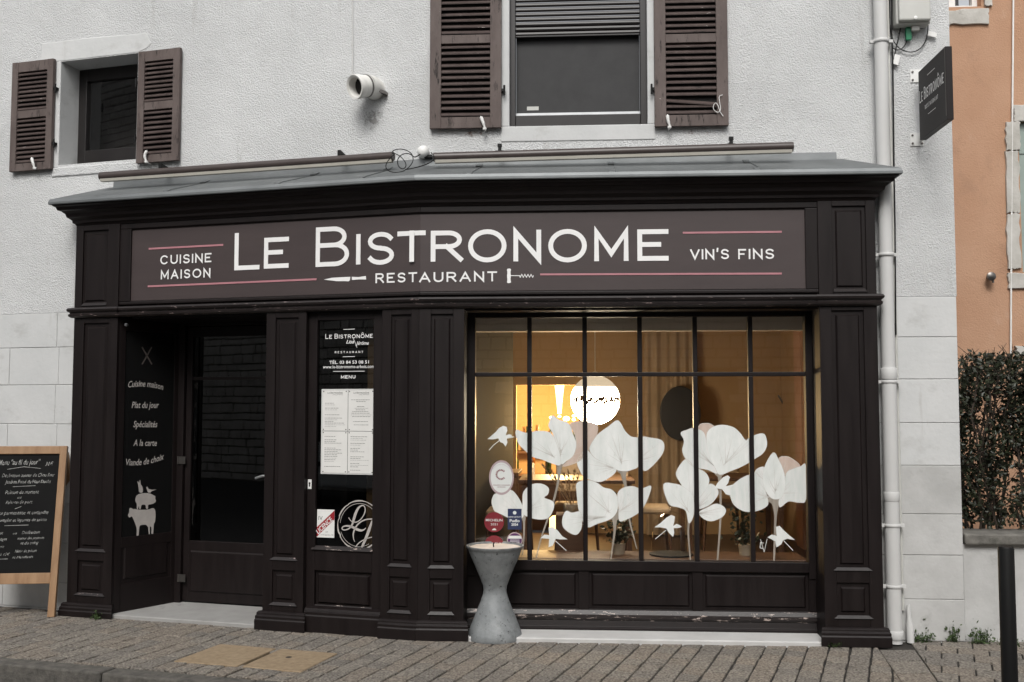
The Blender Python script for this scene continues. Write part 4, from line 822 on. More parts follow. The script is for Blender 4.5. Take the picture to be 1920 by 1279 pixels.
# downpipe
pn = WN+.075; uP = R.u(1666, 700, pn); t = thing('downpipe', R.w(uP, pn, 0), 'white painted downpipe beside the right end of the shopfront', 'downpipe')
m = MB(); m.tube([R.w(uP, pn, .0), R.w(uP, pn, R.z(1668, 715, pn))], .052, 28); m.build('lower_pipe', M['pipe'], t)
m = MB(); m.tube([R.w(uP, pn, R.z(1668, 700, pn)), R.w(uP, pn, 7)], .048, 28); m.build('upper_pipe', M['pipe'], t)
for y0, y1, r in ((690, 712, .058), (922, 940, .056), (1198, 1182, .060)):
    a, b = sorted((R.z(1670, y0, pn), R.z(1670, y1, pn))); m = MB(); m.tube([R.w(uP, pn, a), R.w(uP, pn, a+.006), R.w(uP, pn, b-.006), R.w(uP, pn, b)], [r-.003, r, r, r-.003], 28); m.build('collar', M['pipe'], t)
for y in (78, 478, 716, 985, 1099):
    z = R.z(1660, y, pn); m = MB(); m.tube([R.w(uP, pn, z-.012), R.w(uP, pn, z-.006), R.w(uP, pn, z+.006), R.w(uP, pn, z+.012)], [.054, .059, .059, .054], 28)
    m.box(R, uP+.05, uP+.085, pn-.012, pn+.012, z-.011, z+.011); m.box(R, uP-.082, uP-.05, pn-.012, pn+.012, z-.011, z+.011); m.tube([R.w(uP+.075, pn, z), R.w(uP+.075, WN, z)], .006, 8); m.build('bracket', M['pipe'], t)
cn = WN+.02; uQ = R.u(1676, 560, cn)
t = thing('conduit', R.w(uQ+.03, cn, 0), 'narrow grey conduit with a white foot beside the downpipe', 'conduit')
m = MB(); m.tube([R.w(uQ+.012, cn, .22), R.w(uQ+.0, cn, 6.9)], .011, 10); m.build('tube', M['boxgrey'], t)
fz = R.z(1690, 1134, cn+.03); m = MB(); m.tube([R.w(uQ+.05, cn+.03, 0), R.w(uQ+.048, cn+.03, fz-.14), R.w(uQ+.044, cn+.03, fz-.09), R.w(uQ+.04, cn+.03, fz)], [.026, .026, .015, .013], 14); m.build('foot_sleeve', M['pipe'], t)
m = MB(); pts = [(1672, -60), (1672, 0), (1672, 60), (1674, 120), (1676, 300), (1678, 420), (1679, 560), (1679.5, 620)]
m.tube([H3(R, x, y, WN+.03) for x, y in pts], .006, 8); q = px(R, WN+.03, 1673, 1680, 607, 628); m.box(R, *q[:2], WN, WN+.045, *q[2:])
tag(m.build('cable', M['black']), 'black cable running down the wall along the downpipe', 'cable')
# meter box with its cables and tags
bz = R.z(1715, 41, WN+.13); bu0, bu1 = R.u(1684, 20, WN+.13), R.u(1747, 20, WN+.13)
t = thing('meter_box', R.w((bu0+bu1)/2, WN, bz), 'grey white plastic utility box fixed high beside the downpipe', 'utility box')
m = MB(); m.box(R, bu0-.005, bu1+.003, WN, WN+.10, bz-.005, bz+.40); m.build('box', M['boxgrey'], t, bevel=.014)
m = MB(); m.box(R, bu0+.006, bu1-.006, WN+.09, WN+.135, bz+.012, bz+.39); m.build('lid', M['boxgrey'], t, bevel=.012)
m = MB(); cu_, cz_ = R.hit(1717, 33, WN+.137); m.lathe(R.w(cu_, WN+.134, cz_), [(.013, 0), (.013, .005), (.009, .007), (0, .007)], 14, R.n); m.build('lock', M['white'], t)
m = MB(); q = px(R, WN+.07, 1710, 1725, 38, 57); m.box(R, *q[:2], WN+.04, WN+.07, *q[2:]); m.build('cable_gland', M['boxgrey'], t, bevel=.006)
m = MB(); q = px(R, WN+.05, 1699.5, 1710, 50, 74); m.box(R, *q[:2], WN+.02, WN+.045, *q[2:]); tag(m.build('cable_tag', M['green'], bevel=.004), 'green plastic cable tag hanging under the utility box', 'cable tag')
for pts, lb in ((((1741, 58), (1757, 62), (1755, 71), (1739, 67)), 'white square cable tag on the loop under the utility box'), (((1678, 101), (1688, 105), (1684, 123), (1674, 120)), 'white cable tag on the cable beside the downpipe')):
    m = MB(); m.prism(R, [R.hit(x, y, WN+.03) for x, y in pts][::-1], WN+.02, WN+.034); tag(m.build('cable_tag', M['white'], bevel=.002), lb, 'cable tag')
m = MB()
for pts in (((1690, 44), (1686, 66), (1680, 90), (1676, 112), (1674, 130)), ((1701, 72), (1699, 82), (1690, 93), (1681, 94), (1674, 90)), ((1740, 42), (1740, 58), (1736, 78), (1724, 94), (1706, 99), (1688, 93), (1675, 78), (1669, 60), (1668, 20), (1668, -40))):
    m.tube(smoothline([H3(R, x, y, WN+.022) for x, y in pts]), .0042, 6)
tag(m.build('cable_bundle', M['black']), 'black cables looping out of the utility box', 'cable')
m = MB()                                                 # stray drill holes
# hanging sign
hA, hZ0 = R.hit(1725, 262, WN+.12); _, hZ1 = R.hit(1725, 134, WN+.12); hg = Frame(*R.w(R.u(1725, 200, WN+.12), WN+.10, 0).xy, AR-math.pi/2-.0)
hg = Frame(hg.o.x, hg.o.y, math.atan2(1, 0)+AR)          # u runs away from the wall, its face looks left
if hg.n.x > 0: hg = Frame(hg.o.x, hg.o.y, hg.a+math.pi)
hw = .54
t = thing('hanging_sign', R.w(R.u(1725, 200, WN), WN, hZ0), 'dark brown projecting sign on two white wall brackets', 'hanging sign')
m = MB(); m.box(hg, 0, hw, -.045, 0, hZ0, hZ1); pnl = m.build('panel', mat('dark_sign_panel', (.0085, .0058, .006), (.011, .0078, .008), .5, 3, spec=.3), t, bevel=.002)
m = MB(); m.box(hg, hw-.012, hw-.008, .0, .0015, hZ0+.03, hZ1-.01); m.build('edge_line', M['brass'], pnl)
m = MB(); tn = .0025
H4 = lambda x, y: hg.hit(x, y, tn)
a_, b_ = H4(1726.5, 193), H4(1787.5, 128)
za_, zb_ = H4(1727, 192)[1], H4(1786, 136)[1]
strokes(m, hg, 'LE BISTRONÔME', .02, hw-.035, za_, za_, .072, .0088, tn, .24, bigs=(0, 3))
strokes(m, hg, 'RESTAURANT', .13, hw-.15, za_-.075, za_-.075, .030, .0045, tn, .75)
m.ribbon(hg, [(.19, za_+.155), (.34, za_+.155)], .004, tn); m.ribbon(hg, [(.19, za_-.125), (.34, za_-.125)], .004, tn); m.build('lettering', M['letter'], pnl)
for yb in (143, 262):
    u0, z = R.hit(1718, yb, WN); m = MB(); m.box(R, u0-.045, u0+.05, WN, WN+.008, z-.048, z+.048); m.box(R, u0+.02, u0+.034, WN, WN+.13, z-.02, z+.02); bk = m.build('bracket', M['white'], t)
    for du, dz in ((-.03, .03), (.038, .03), (-.03, -.03), (.038, -.03)):
        m = MB(); m.lathe(R.w(u0+du, WN+.008, z+dz), [(.008, 0), (.008, .006), (0, .007)], 8, R.n); m.build('bolt', M['brass'], bk)

# ================================================================== THINGS ON THE GLASS
mn = GN+.002
q = px(L, mn, 602.5, 701, 729.5, 889.5)
t = thing('menu_board', L.w((q[0]+q[1])/2, mn, q[2]), 'white menu holder with four printed sheets behind the MENU lettering', 'menu')
m = MB(); m.box(L, *q[:2], mn-.002, mn+.002, *q[2:]); m.build('backing', M['white'], t)
cx = L.u(652.5, 810, mn); cz = L.z(650, 808.5, mn)
random.seed(11)
m = MB(); m.box(L, q[0]+.007, q[1]-.0, mn+.0022, mn+.003, q[2]+.006, q[3]-.006); m.build('mount', M['ink'], t)
for a, b, c, d, ti in ((q[0]+.009, cx-.002, cz+.002, q[3]-.008, 1), (cx+.002, q[1]+.004, cz+.002, q[3]-.008, 1), (q[0]+.009, cx-.002, q[2]+.008, cz-.002, 0), (cx+.002, q[1]+.004, q[2]+.008, cz-.002, 0)):
    m = MB(); m.box(L, a, b, mn+.003, mn+.0042, c, d); sh = m.build('menu_sheet', M['paper'], t)
    m = MB(); w = b-a; hgt = d-c; n5 = mn+.005
    if ti: strokes(m, L, 'LE BISTRONÔME', a+w*.2, b-w*.2, d-.027, d-.027, .011, .0017, n5, .24, bigs=(0, 3)); words(m, L, 'Lisa Jérôme', a+w*.4, b-w*.2, d-.037, d-.031, n5, .3)
    zz = d-(.075 if ti else .04)
    while zz > c+.02:
        g_ = random.choice((0, 0, 1, 2)); ln = random.uniform(.3, .8)
        if g_ < 2:
            x0 = a+w*(.5-ln/2) if ti and b > cx+.05 else a+w*.1; hgt_ = .0016 if g_ else .0028; x = x0
            while x < x0+w*ln*.9:
                wl_ = random.uniform(.008, .022); m.sheet(L, [(x, zz), (min(x+wl_, b-.012), zz), (min(x+wl_, b-.012), zz+hgt_), (x, zz+hgt_)], n5); x += wl_+.004
                if x > b-.02: break
        zz -= .0125
    stuff(m.build('print', M['ink'], sh))
    for x, z in ((a+.010, d-.010), (b-.014, d-.010), (a+.010, c+.010), (b-.014, c+.010)):
        m = MB(); m.lathe(L.w(x, mn+.004, z), [(.0045, 0), (.003, .003), (0, .0035)], 8, L.n); m.build('pin', M['black'], sh)
q = px(L, mn, 594.6, 627, 955.5, 1008)
t = thing('licence_sign', L.w((q[0]+q[1])/2, mn, q[2]), 'white licence plaque with a red diagonal band', 'sign')
m = MB(); m.box(L, *q[:2], mn-.001, mn+.001, *q[2:]); pl = m.build('plate', M['white'], t)
a, b, c, d = q; w = b-a; hgt = d-c; m = MB(); n5 = mn+.0016; m.sheet(L, [(a, c+.02*hgt), (b, c+.66*hgt), (b, c+.98*hgt), (a, c+.36*hgt)], n5); m.build('band', M['red'], pl)
m = MB(); vs, fs = fontmesh('LICENCE', .15, .02); x1 = max(v.x for v in vs); ang = math.atan2(.62*hgt, w); ca, sa = math.cos(ang), math.sin(ang); ll = w/ca*.86; k = ll/x1
m.add([L.w(a+w*.07+(v.x*k)*ca-(v.y*k*1.25)*sa, mn+.0022, c+hgt*.10+(v.x*k)*sa+(v.y*k*1.25)*ca) for v in vs], fs); m.build('lettering', M['white'], pl)
m = MB(); words(m, L, 'IV', a+w*.08, a+w*.32, c+hgt*.62, c+hgt*.77, n5); words(m, L, 'LOI', a+w*.5, a+w*.63, c+hgt*.18, c+hgt*.23, n5); words(m, L, 'du 30 septembre 1941', a+w*.22, b-w*.04, c+hgt*.08, c+hgt*.12, n5); m.build('small_print', M['ink'], pl)
# stickers on the display window
DG = DN-.002
def disc(name, x0, x1, yt, yb, mt, label, rimm=None):
    a, b, c, d = px(R, DG, x0, x1, yt, yb); t = thing(name, R.w((a+b)/2, DG, c), label, 'sticker', 'stickers on the display window')
    el = lambda k: [((a+b)/2+(b-a)/2*k*math.cos(i*math.pi/24), (c+d)/2+(d-c)/2*k*math.sin(i*math.pi/24)) for i in range(48)]
    m = MB(); m.prism(R, el(1), DG, DG+.0012); f = m.build('face', rimm or mt, t)
    if rimm: m = MB(); m.sheet(R, el(.87), DG+.0016); m.build('inner_field', mt, t)
    return t, (a, b, c, d)
nn = DG+.0022
t, (a, b, c, d) = disc('sticker', 917, 963.5, 863, 928, M['cream'], 'cream oval sticker with a C of red dashes', M['rim'])
m = MB(); w = b-a; h_ = d-c; cx, cz = a+w*.48, c+h_*.585
for i in range(15):
    th = math.radians(48+i*264/14); r0, r1 = w*.145, w*.215; ca, sa = math.cos(th), math.sin(th); e = .0042
    m.sheet(R, [(cx+r0*ca-e*sa*.7, cz+r0*sa+e*ca*.7), (cx+r1*ca-e*sa, cz+r1*sa+e*ca), (cx+r1*ca+e*sa, cz+r1*sa-e*ca), (cx+r0*ca+e*sa*.7, cz+r0*sa-e*ca*.7)], nn)
words(m, R, 'COLLÈGE CULINAIRE', a+w*.16, b-w*.16, c+h_*.27, c+h_*.295, nn, 0, .02); words(m, R, 'DE FRANCE', a+w*.34, b-w*.34, c+h_*.215, c+h_*.24, nn, 0, .02); m.build('emblem', M['mred'], t)
m = MB(); words(m, R, 'RESTAURANT DE QUALITÉ', a+w*.16, b-w*.16, c+h_*.73, c+h_*.755, nn, bend=h_*.14); m.build('lettering', M['rim'], t)
for y0, y1, yr, lb in ((960, 998, '2021', 'red round MICHELIN 2021 sticker on the display window'), (1004, 1042, '2020', 'red round MICHELIN 2020 sticker low on the display window')):
    t, (a, b, c, d) = disc('sticker', 908, 945, y0, y1, M['mred'], lb); w = b-a; h_ = d-c
    m = MB(); words(m, R, 'MICHELIN', a+w*.08, b-w*.08, c+h_*.54, c+h_*.66, nn, 0, .01); words(m, R, yr, a+w*.33, b-w*.33, c+h_*.34, c+h_*.45, nn); m.sheet(R, [(a+w*.38, c+h_*.1), (b-w*.38, c+h_*.1), (b-w*.42, c+h_*.17), (a+w*.5, c+h_*.2), (a+w*.42, c+h_*.15)], nn); m.build('lettering', M['cream'], t)
a, b, c, d = px(R, DG, 952, 978, 954, 993); t = thing('sticker', R.w((a+b)/2, DG, c), 'navy rectangular Pudlo 2024 sticker on the display window', 'sticker', 'stickers on the display window')
m = MB(); m.box(R, a, b, DG, DG+.0012, c, d); m.build('face', M['blue'], t); w = b-a; h_ = d-c
m = MB(); words(m, R, 'Pudlo', a+w*.14, b-w*.14, c+h_*.36, c+h_*.50, nn, 0, .03); words(m, R, '2024', a+w*.26, b-w*.26, c+h_*.19, c+h_*.30, nn, 0, .04); words(m, R, 'DANS LE PLAT', a+w*.06, b-w*.06, c+h_*.58, c+h_*.64, nn, 0, .02); m.lathe(R.w((a+b)/2, nn-.0006, c+h_*.81), [(w*.13, 0), (0, .0001)], 16, R.n); m.build('lettering', M['cream'], t)
t, (a, b, c, d) = disc('sticker', 950.5, 980, 998, 1028, M['purple'], 'round purple sticker with a pale band on the display window', M['rim']); w = b-a; h_ = d-c
m = MB(); m.sheet(R, [(a+w*.06, c+h_*.60), (b-w*.06, c+h_*.60), (b-w*.14, c+h_*.78), (a+w*.14, c+h_*.78)], nn)
for i in range(4): m.sheet(R, [(a+w*.2, c+h_*(.50-i*.08)), (b-w*.2, c+h_*(.50-i*.08)), (b-w*.2, c+h_*(.53-i*.08)), (a+w*.2, c+h_*(.53-i*.08))], nn)
m.build('print', M['cream'], t)
# flowers and birds painted on the panes
PN = DN-.0018
A_ = lambda p: R.hit(880+p[0]/4.411, 770+p[1]/4.411, PN)
B_ = lambda p: R.hit(1220+p[0]/4.41, 770+p[1]/4.41, PN)
def clipu(pts):                                          # paint stops at the outer edge of the glass
    return [(min(max(u, gu[0]+.004), gu[6]-.004), z) for u, z in pts]
def flower(cv, petals, stem, sws, veins=()):
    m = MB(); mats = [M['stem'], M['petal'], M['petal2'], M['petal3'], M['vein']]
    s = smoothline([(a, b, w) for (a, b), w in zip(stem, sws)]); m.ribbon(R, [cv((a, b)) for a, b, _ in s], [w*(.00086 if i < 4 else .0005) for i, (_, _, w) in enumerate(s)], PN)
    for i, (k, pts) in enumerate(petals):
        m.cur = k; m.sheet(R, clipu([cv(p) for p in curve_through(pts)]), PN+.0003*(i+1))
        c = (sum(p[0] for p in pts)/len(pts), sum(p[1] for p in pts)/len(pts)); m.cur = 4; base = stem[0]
        ol = clipu([cv(p) for p in curve_through(pts)]); ol.append(ol[0]); m.ribbon(R, ol, [.0022+.0016*math.sin(j_*.37) for j_ in range(len(ol))], PN+.0003*(i+1)+.0001)
        for v in range(11):                               # brush lines fanning from the flower's base
            f = random.uniform(.25, .8); tp = random.choice(pts); tp = (tp[0]*f+c[0]*(1-f), tp[1]*f+c[1]*(1-f)); s0 = random.uniform(.55, .8)
            p0_ = (base[0]*s0+c[0]*(1-s0), base[1]*s0+c[1]*(1-s0))
            ins = [cv(p0_), cv(((p0_[0]+tp[0])/2+random.uniform(-8, 8), (p0_[1]+tp[1])/2)), cv(tp)]
            m.ribbon(R, clipu(ins), [.0030, .0018, .0005], PN+.0003*(i+1)+.00012)
    return m.build('painted_flower', mats, win, recalc=False)
random.seed(5)
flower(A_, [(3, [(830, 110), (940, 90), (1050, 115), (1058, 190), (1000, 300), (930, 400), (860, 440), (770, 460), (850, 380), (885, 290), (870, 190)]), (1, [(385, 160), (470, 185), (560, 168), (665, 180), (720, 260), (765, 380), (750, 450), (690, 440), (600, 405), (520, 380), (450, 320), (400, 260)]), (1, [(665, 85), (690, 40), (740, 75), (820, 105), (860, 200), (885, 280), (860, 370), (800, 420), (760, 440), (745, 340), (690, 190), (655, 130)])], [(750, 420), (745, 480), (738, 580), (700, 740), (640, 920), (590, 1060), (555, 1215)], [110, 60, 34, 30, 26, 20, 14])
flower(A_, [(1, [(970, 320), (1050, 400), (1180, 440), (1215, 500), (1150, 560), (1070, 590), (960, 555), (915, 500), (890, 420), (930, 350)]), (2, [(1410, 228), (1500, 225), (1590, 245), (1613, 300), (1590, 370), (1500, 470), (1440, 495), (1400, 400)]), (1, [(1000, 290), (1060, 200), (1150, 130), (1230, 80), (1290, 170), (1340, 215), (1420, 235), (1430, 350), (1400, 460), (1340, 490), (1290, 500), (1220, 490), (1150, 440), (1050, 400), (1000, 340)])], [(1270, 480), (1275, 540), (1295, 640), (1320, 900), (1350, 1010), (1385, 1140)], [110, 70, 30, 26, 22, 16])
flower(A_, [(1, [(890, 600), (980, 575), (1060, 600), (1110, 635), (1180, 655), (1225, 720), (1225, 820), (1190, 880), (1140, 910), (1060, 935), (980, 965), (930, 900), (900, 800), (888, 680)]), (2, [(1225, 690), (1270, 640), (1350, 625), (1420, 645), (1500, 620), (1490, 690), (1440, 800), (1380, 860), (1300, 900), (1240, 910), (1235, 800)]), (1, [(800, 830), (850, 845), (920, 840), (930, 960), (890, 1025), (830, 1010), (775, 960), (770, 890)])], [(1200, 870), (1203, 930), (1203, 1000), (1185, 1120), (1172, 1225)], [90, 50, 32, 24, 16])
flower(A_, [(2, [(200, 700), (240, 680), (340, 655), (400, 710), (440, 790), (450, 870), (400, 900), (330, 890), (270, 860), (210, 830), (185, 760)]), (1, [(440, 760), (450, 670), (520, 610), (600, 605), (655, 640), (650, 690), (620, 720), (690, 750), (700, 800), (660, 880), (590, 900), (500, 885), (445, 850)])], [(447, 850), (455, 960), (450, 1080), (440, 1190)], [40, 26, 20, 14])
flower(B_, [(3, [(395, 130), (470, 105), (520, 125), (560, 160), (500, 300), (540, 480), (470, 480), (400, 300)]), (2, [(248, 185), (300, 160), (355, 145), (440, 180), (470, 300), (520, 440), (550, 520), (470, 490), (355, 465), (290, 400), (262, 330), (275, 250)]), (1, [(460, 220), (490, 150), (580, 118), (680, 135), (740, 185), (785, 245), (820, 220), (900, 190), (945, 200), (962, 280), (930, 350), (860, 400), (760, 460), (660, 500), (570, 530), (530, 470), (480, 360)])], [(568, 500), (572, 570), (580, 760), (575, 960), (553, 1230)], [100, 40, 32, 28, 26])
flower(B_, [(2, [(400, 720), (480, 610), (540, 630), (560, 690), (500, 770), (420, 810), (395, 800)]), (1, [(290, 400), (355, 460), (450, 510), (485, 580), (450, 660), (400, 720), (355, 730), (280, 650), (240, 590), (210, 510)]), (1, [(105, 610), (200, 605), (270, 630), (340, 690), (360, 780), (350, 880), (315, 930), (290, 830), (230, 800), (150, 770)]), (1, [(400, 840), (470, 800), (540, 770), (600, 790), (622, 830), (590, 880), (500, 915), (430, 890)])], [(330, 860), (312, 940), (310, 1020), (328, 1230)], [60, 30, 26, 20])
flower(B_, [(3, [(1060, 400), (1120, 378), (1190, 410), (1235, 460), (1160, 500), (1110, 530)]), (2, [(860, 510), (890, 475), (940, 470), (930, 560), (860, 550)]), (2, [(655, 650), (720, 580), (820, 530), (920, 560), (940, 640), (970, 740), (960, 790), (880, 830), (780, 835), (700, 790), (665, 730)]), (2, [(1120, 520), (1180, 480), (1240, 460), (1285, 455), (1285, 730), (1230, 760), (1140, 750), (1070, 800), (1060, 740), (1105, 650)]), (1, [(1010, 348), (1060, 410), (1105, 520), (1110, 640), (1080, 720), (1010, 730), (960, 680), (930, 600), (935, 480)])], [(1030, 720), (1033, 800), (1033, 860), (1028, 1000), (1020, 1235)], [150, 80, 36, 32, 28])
def bird(cv, pts, twig):
    m = MB(); m.sheet(R, [cv(p) for p in pts], PN+.0022); m.ribbon(R, [cv(p) for p in twig], .005, PN+.0021); m.build('painted_bird', M['petal'], win, recalc=False)
bird(A_, [(150, 235), (180, 210), (215, 180), (245, 145), (280, 125), (310, 135), (315, 165), (300, 205), (330, 195), (350, 200), (355, 215), (380, 215), (350, 225), (310, 230), (315, 265), (300, 298), (280, 270), (255, 260), (240, 230), (195, 238)], [(245, 250), (200, 285), (165, 325)])
bird(A_, [(655, 965), (690, 960), (730, 990), (770, 1040), (815, 1065), (750, 1065), (715, 1060), (690, 1115), (655, 1130), (660, 1060), (590, 1055), (620, 1025), (660, 1030)], [(715, 1080), (800, 1155)])
bird(B_, [(30, 965), (80, 930), (130, 885), (170, 862), (200, 875), (195, 920), (185, 955), (215, 935), (235, 945), (260, 962), (220, 972), (190, 970), (195, 1010), (185, 1045), (150, 1010), (130, 975), (80, 965)], [(125, 990), (40, 1060)])
bird(B_, [(530, 640), (550, 600), (600, 550), (635, 535), (655, 550), (640, 600), (620, 625), (690, 610), (660, 640), (655, 700), (620, 690), (590, 650)], [(600, 660), (640, 690)])
bird(B_, [(1035, 960), (1065, 952), (1100, 990), (1150, 1035), (1195, 1070), (1130, 1060), (1095, 1070), (1080, 1105), (1040, 1130), (1030, 1080), (965, 1048), (1000, 1025), (1040, 1035)], [(1100, 1075), (1175, 1155)])
m = MB(); m.ribbon(R, [B_(p) for p in ((935, 1095), (907, 1092), (905, 1135), (930, 1140))], .004, PN); m.ribbon(R, [B_(p) for p in ((908, 1065), (938, 1168), (962, 1065))], .004, PN+.0005); m.build('painted_initials', M['petal'], win)

# ================================================================== ON THE PAVEMENT
# hourglass zinc candle pot
pc = ground(928, 1196); t = thing('candle_pot', pc, 'hourglass zinc pot with a big white candle before the display window', 'candle')
ht = .665; S = .204
prof = [(.0, 0), (S*.97, 0), (S*.985, .015), (S*.93, .05), (S*.86, .09), (S*.66, .19), (S*.50, .27), (S*.43, .315), (S*.41, .345), (S*.43, .375), (S*.55, .44), (S*.72, .52), (S*.87, .59), (S*.94, .625), (S*.96, ht-.025), (S*1.03, ht-.012), (S*1.03, ht), (S*.985, ht), (S*.95, ht-.03), (0, ht-.035)]
m = MB(); m.lathe(pc, [(r, z) for r, z in prof], 56); m.build('pot', M['zincpot'], t)
m = MB(); m.lathe(pc, [(0, ht-.034), (S*.94, ht-.032), (S*.94, ht-.016), (S*.9, ht-.012), (S*.3, ht-.010), (0, ht-.013)], 48); m.build('wax', M['wax'], t)
m = MB(); m.tube([pc+Vector((-.01, -.01, ht-.014)), pc+Vector((-.012, -.012, ht+.01)), pc+Vector((-.006, -.014, ht+.02))], .005, 6); m.build('wick', M['black'], t)
# A-board
br = ground(103, 1157); ba = Frame(br.x, br.y, -.10); bw = .62; bh = 1.36; lean = .20
t = thing('chalkboard', br, 'wooden A-board with handwritten chalk menu beside the shopfront', 'chalkboard')
def bp(u, s, n=0.): # u to the right (0 = right edge), s up along the leaning leaf
    cl = math.cos(math.atan2(lean, bh)); sl_ = math.sin(math.atan2(lean, bh)); return ba.w(u, -s*sl_+n*cl, s*cl+n*sl_)
class BF:
    def w(s, u, n, z): return bp(u, z, n)
bf = BF()
for u0, u1 in ((-.055, 0), (-bw, -bw+.055)):
    m = MB(); m.box(bf, u0, u1, -.02, .02, .0, bh); m.build('stile', M['oak'], t, bevel=.004)
z_lo = .26
for z0, z1 in ((bh-.065, bh-.0), (z_lo, z_lo+.085)):
    m = MB(); m.box(bf, -bw+.055, -.055, -.018, .018, z0, z1); m.build('rail', M['oak'], t, bevel=.004)
m = MB(); m.box(bf, -bw+.05, -.05, -.008, .004, z_lo+.08, bh-.06); pl = m.build('slate', M['chalkboard'], t)
for u in (-.05, -bw+.01):
    m = MB(); p0_ = bp(u+.02, bh-.05, -.03); p1_ = ba.w(u+.02, -lean-.42, 0); dd = (p1_-p0_); s = ba.t*.02; m.hexa([p0_-s, p0_+s, p0_+s-ba.n*.04, p0_-s-ba.n*.04, p1_-s, p1_+s, p1_+s-ba.n*.04, p1_-s-ba.n*.04]); m.build('rear_leg', M['oak'], t)
m = MB(); sz = (bh-.06-(z_lo+.085)); U = lambda x: -.055-(585-x)/4.571/1890*8.05*1.02; Z = lambda y: bh-.065-(y-112)/(1125-112)*sz
def chalk(txt, x0, x1, y, hgt=22, off=-.004):
    m = MB(); words(m, bf, txt, U(x0), U(x1), Z(y), Z(y-hgt), .0056, .32, off, jit=.0012, slope=.004); m.build('chalk_writing', M['chalk'], pl)
for a in (('Menu "au fil du jour"', 80, 425, 205, 46, .003), ('31€', 468, 535, 215, 34, .004), ('Déclinaison autour du Chou fleur', 120, 555, 310, 30), ('Jambon Fumé du Haut Doubs', 148, 525, 365, 30, .003), ('Poisson du moment', 158, 435, 455, 32), ('ou', 262, 295, 495, 22), ('Paleron de porc', 170, 390, 538, 28), ('Sauce parmentaise et coriandre', 75, 525, 630, 32), ('Riz complet et légumes de saison', 70, 515, 690, 28), ('Assortiment', 12, 170, 800, 28), ('ou', 250, 282, 798, 20), ('Déclinaison', 322, 468, 795, 28), ('de trois Fromages', -10, 205, 850, 26), ('autour des pommes', 290, 508, 840, 22), ('et du coing', 318, 465, 882, 26), ('de la Fromagerie', -10, 188, 912, 26), ('Noix de pécan', 278, 455, 948, 24), ('Menu 1/2 fr à 15€', -5, 240, 975, 22), ('et Mendiants', 262, 430, 998, 22)): chalk(*a)
for x0, y0, x1, y1 in ((160, 242, 430, 236), (218, 392, 400, 384), (250, 580, 298, 562), (178, 722, 370, 718), (95, 1002, 225, 1000)):
    m = MB(); m.ribbon(bf, [(U(x0), Z(y0)), (U((x0+x1)/2), Z((y0+y1)/2-(18 if y0 == 242 else 0))), (U(x1), Z(y1))], .0035, .0057); m.build('chalk_line', M['chalk'], pl)
# bollard by the kerb
bd = 4.95; bx = (1876-960)/F*bd*1.0; bc = Vector((bx, bd, 0)); zt_ = CH-(1020-757)/F*bd
m = MB(); m.lathe(bc, [(.055, -.01), (.055, .012), (.037, .016), (.037, zt_-.012), (.033, zt_-.003), (.02, zt_), (0, zt_)], 24); tag(m.build('bollard', M['black']), 'slim black steel post by the kerb before the garden wall', 'bollard')

# ================================================================== RIGHT HAND NEIGHBOURS
gw = Frame(*R.w(uHR+.003, WN-.02, 0).xy, AR); wt = gw.z(1850, 1021); ct = gw.z(1850, 1000, .03)
t = thing('garden_wall', gw.w(1.5, -.12, 0), 'low grey rendered garden wall with a stone coping under the hedge', 'garden wall')
m = MB(); m.box(gw, 0, 6, -.25, 0, -.02, wt); m.build('wall', M['dirtysmooth'], t)
u = 0.
while u < 6: m = MB(); m.box(gw, u+.003, u+.997, -.29, .045, wt+.001, ct+random.uniform(-.004, .004)); m.build('coping_stone', M['coping'], t, bevel=.012); u += 1.
on = -2.6; OR = Frame(*R.w(0, on, 0).xy, AR)
t = thing('orange_house', OR.w(6.2, -.3, 0), 'terracotta orange rendered house set back behind the hedge', 'house')
O = lambda x0, x1, yt, yb: pxbox(OR, 0, x0, x1, yt, yb)
w1 = (OR.u(1745, 10), OR.u(1840, 10), OR.z(1800, 13), 6.2); w2 = (OR.u(1911, 300), OR.u(1911, 300)+1.0, OR.z(1915, 511), OR.z(1915, 228)); w3 = (OR.u(1911, 700), OR.u(1911, 700)+1.0, .9, OR.z(1915, 668))
m = MB(); ue = 14.
m.box(OR, uHR-.6, w1[0], -.3, 0, 0, 8); m.box(OR, w1[0], w1[1], -.3, 0, 0, w1[2]); m.box(OR, w1[0], w1[1], -.3, 0, w1[3], 8); m.box(OR, w1[1], w2[0], -.3, 0, 0, 8)
m.box(OR, w2[1], ue, -.3, 0, 0, 8); m.box(OR, w2[0], w2[1], -.3, 0, 0, w3[2]); m.box(OR, w2[0], w2[1], -.3, 0, w3[3], w2[2]); m.box(OR, w2[0], w2[1], -.3, 0, w2[3], 8); m.build('wall', M['orange'], t)
for wv in (w1, w2, w3):
    a, b, c, d = wv; m = MB(); m.box(OR, a, b, -.16, -.10, c, c+.05); m.box(OR, a, b, -.16, -.10, d-.05, d); m.box(OR, a, a+.05, -.16, -.10, c+.05, d-.05); m.box(OR, b-.05, b, -.16, -.10, c+.05, d-.05); m.box(OR, (a+b)/2-.03, (a+b)/2+.03, -.16, -.101, c+.05, d-.05); f = m.build('window', M['white'], t)
    m = MB(); m.box(OR, a+.05, b-.05, -.14, -.135, c+.05, d-.05); m.build('pane', M['glass'], f); m = MB(); m.box(OR, a-.2, b+.2, -1.2, -1.1, c-.2, d+.2); m.build('room_behind', M['void'], f)
m = MB(); a, b, c, d = w2; m.box(OR, a+.002, b-.002, -.08, -.04, c+.005, d-.005); sh = m.build('shutter', M['sage'], t, bevel=.004)
m = MB(); z = OR.z(1915, 283); m.box(OR, a-.06, a+.3, -.04, -.03, z-.02, z+.02); m.build('strap_hinge', M['sage'], sh)
random.seed(3)
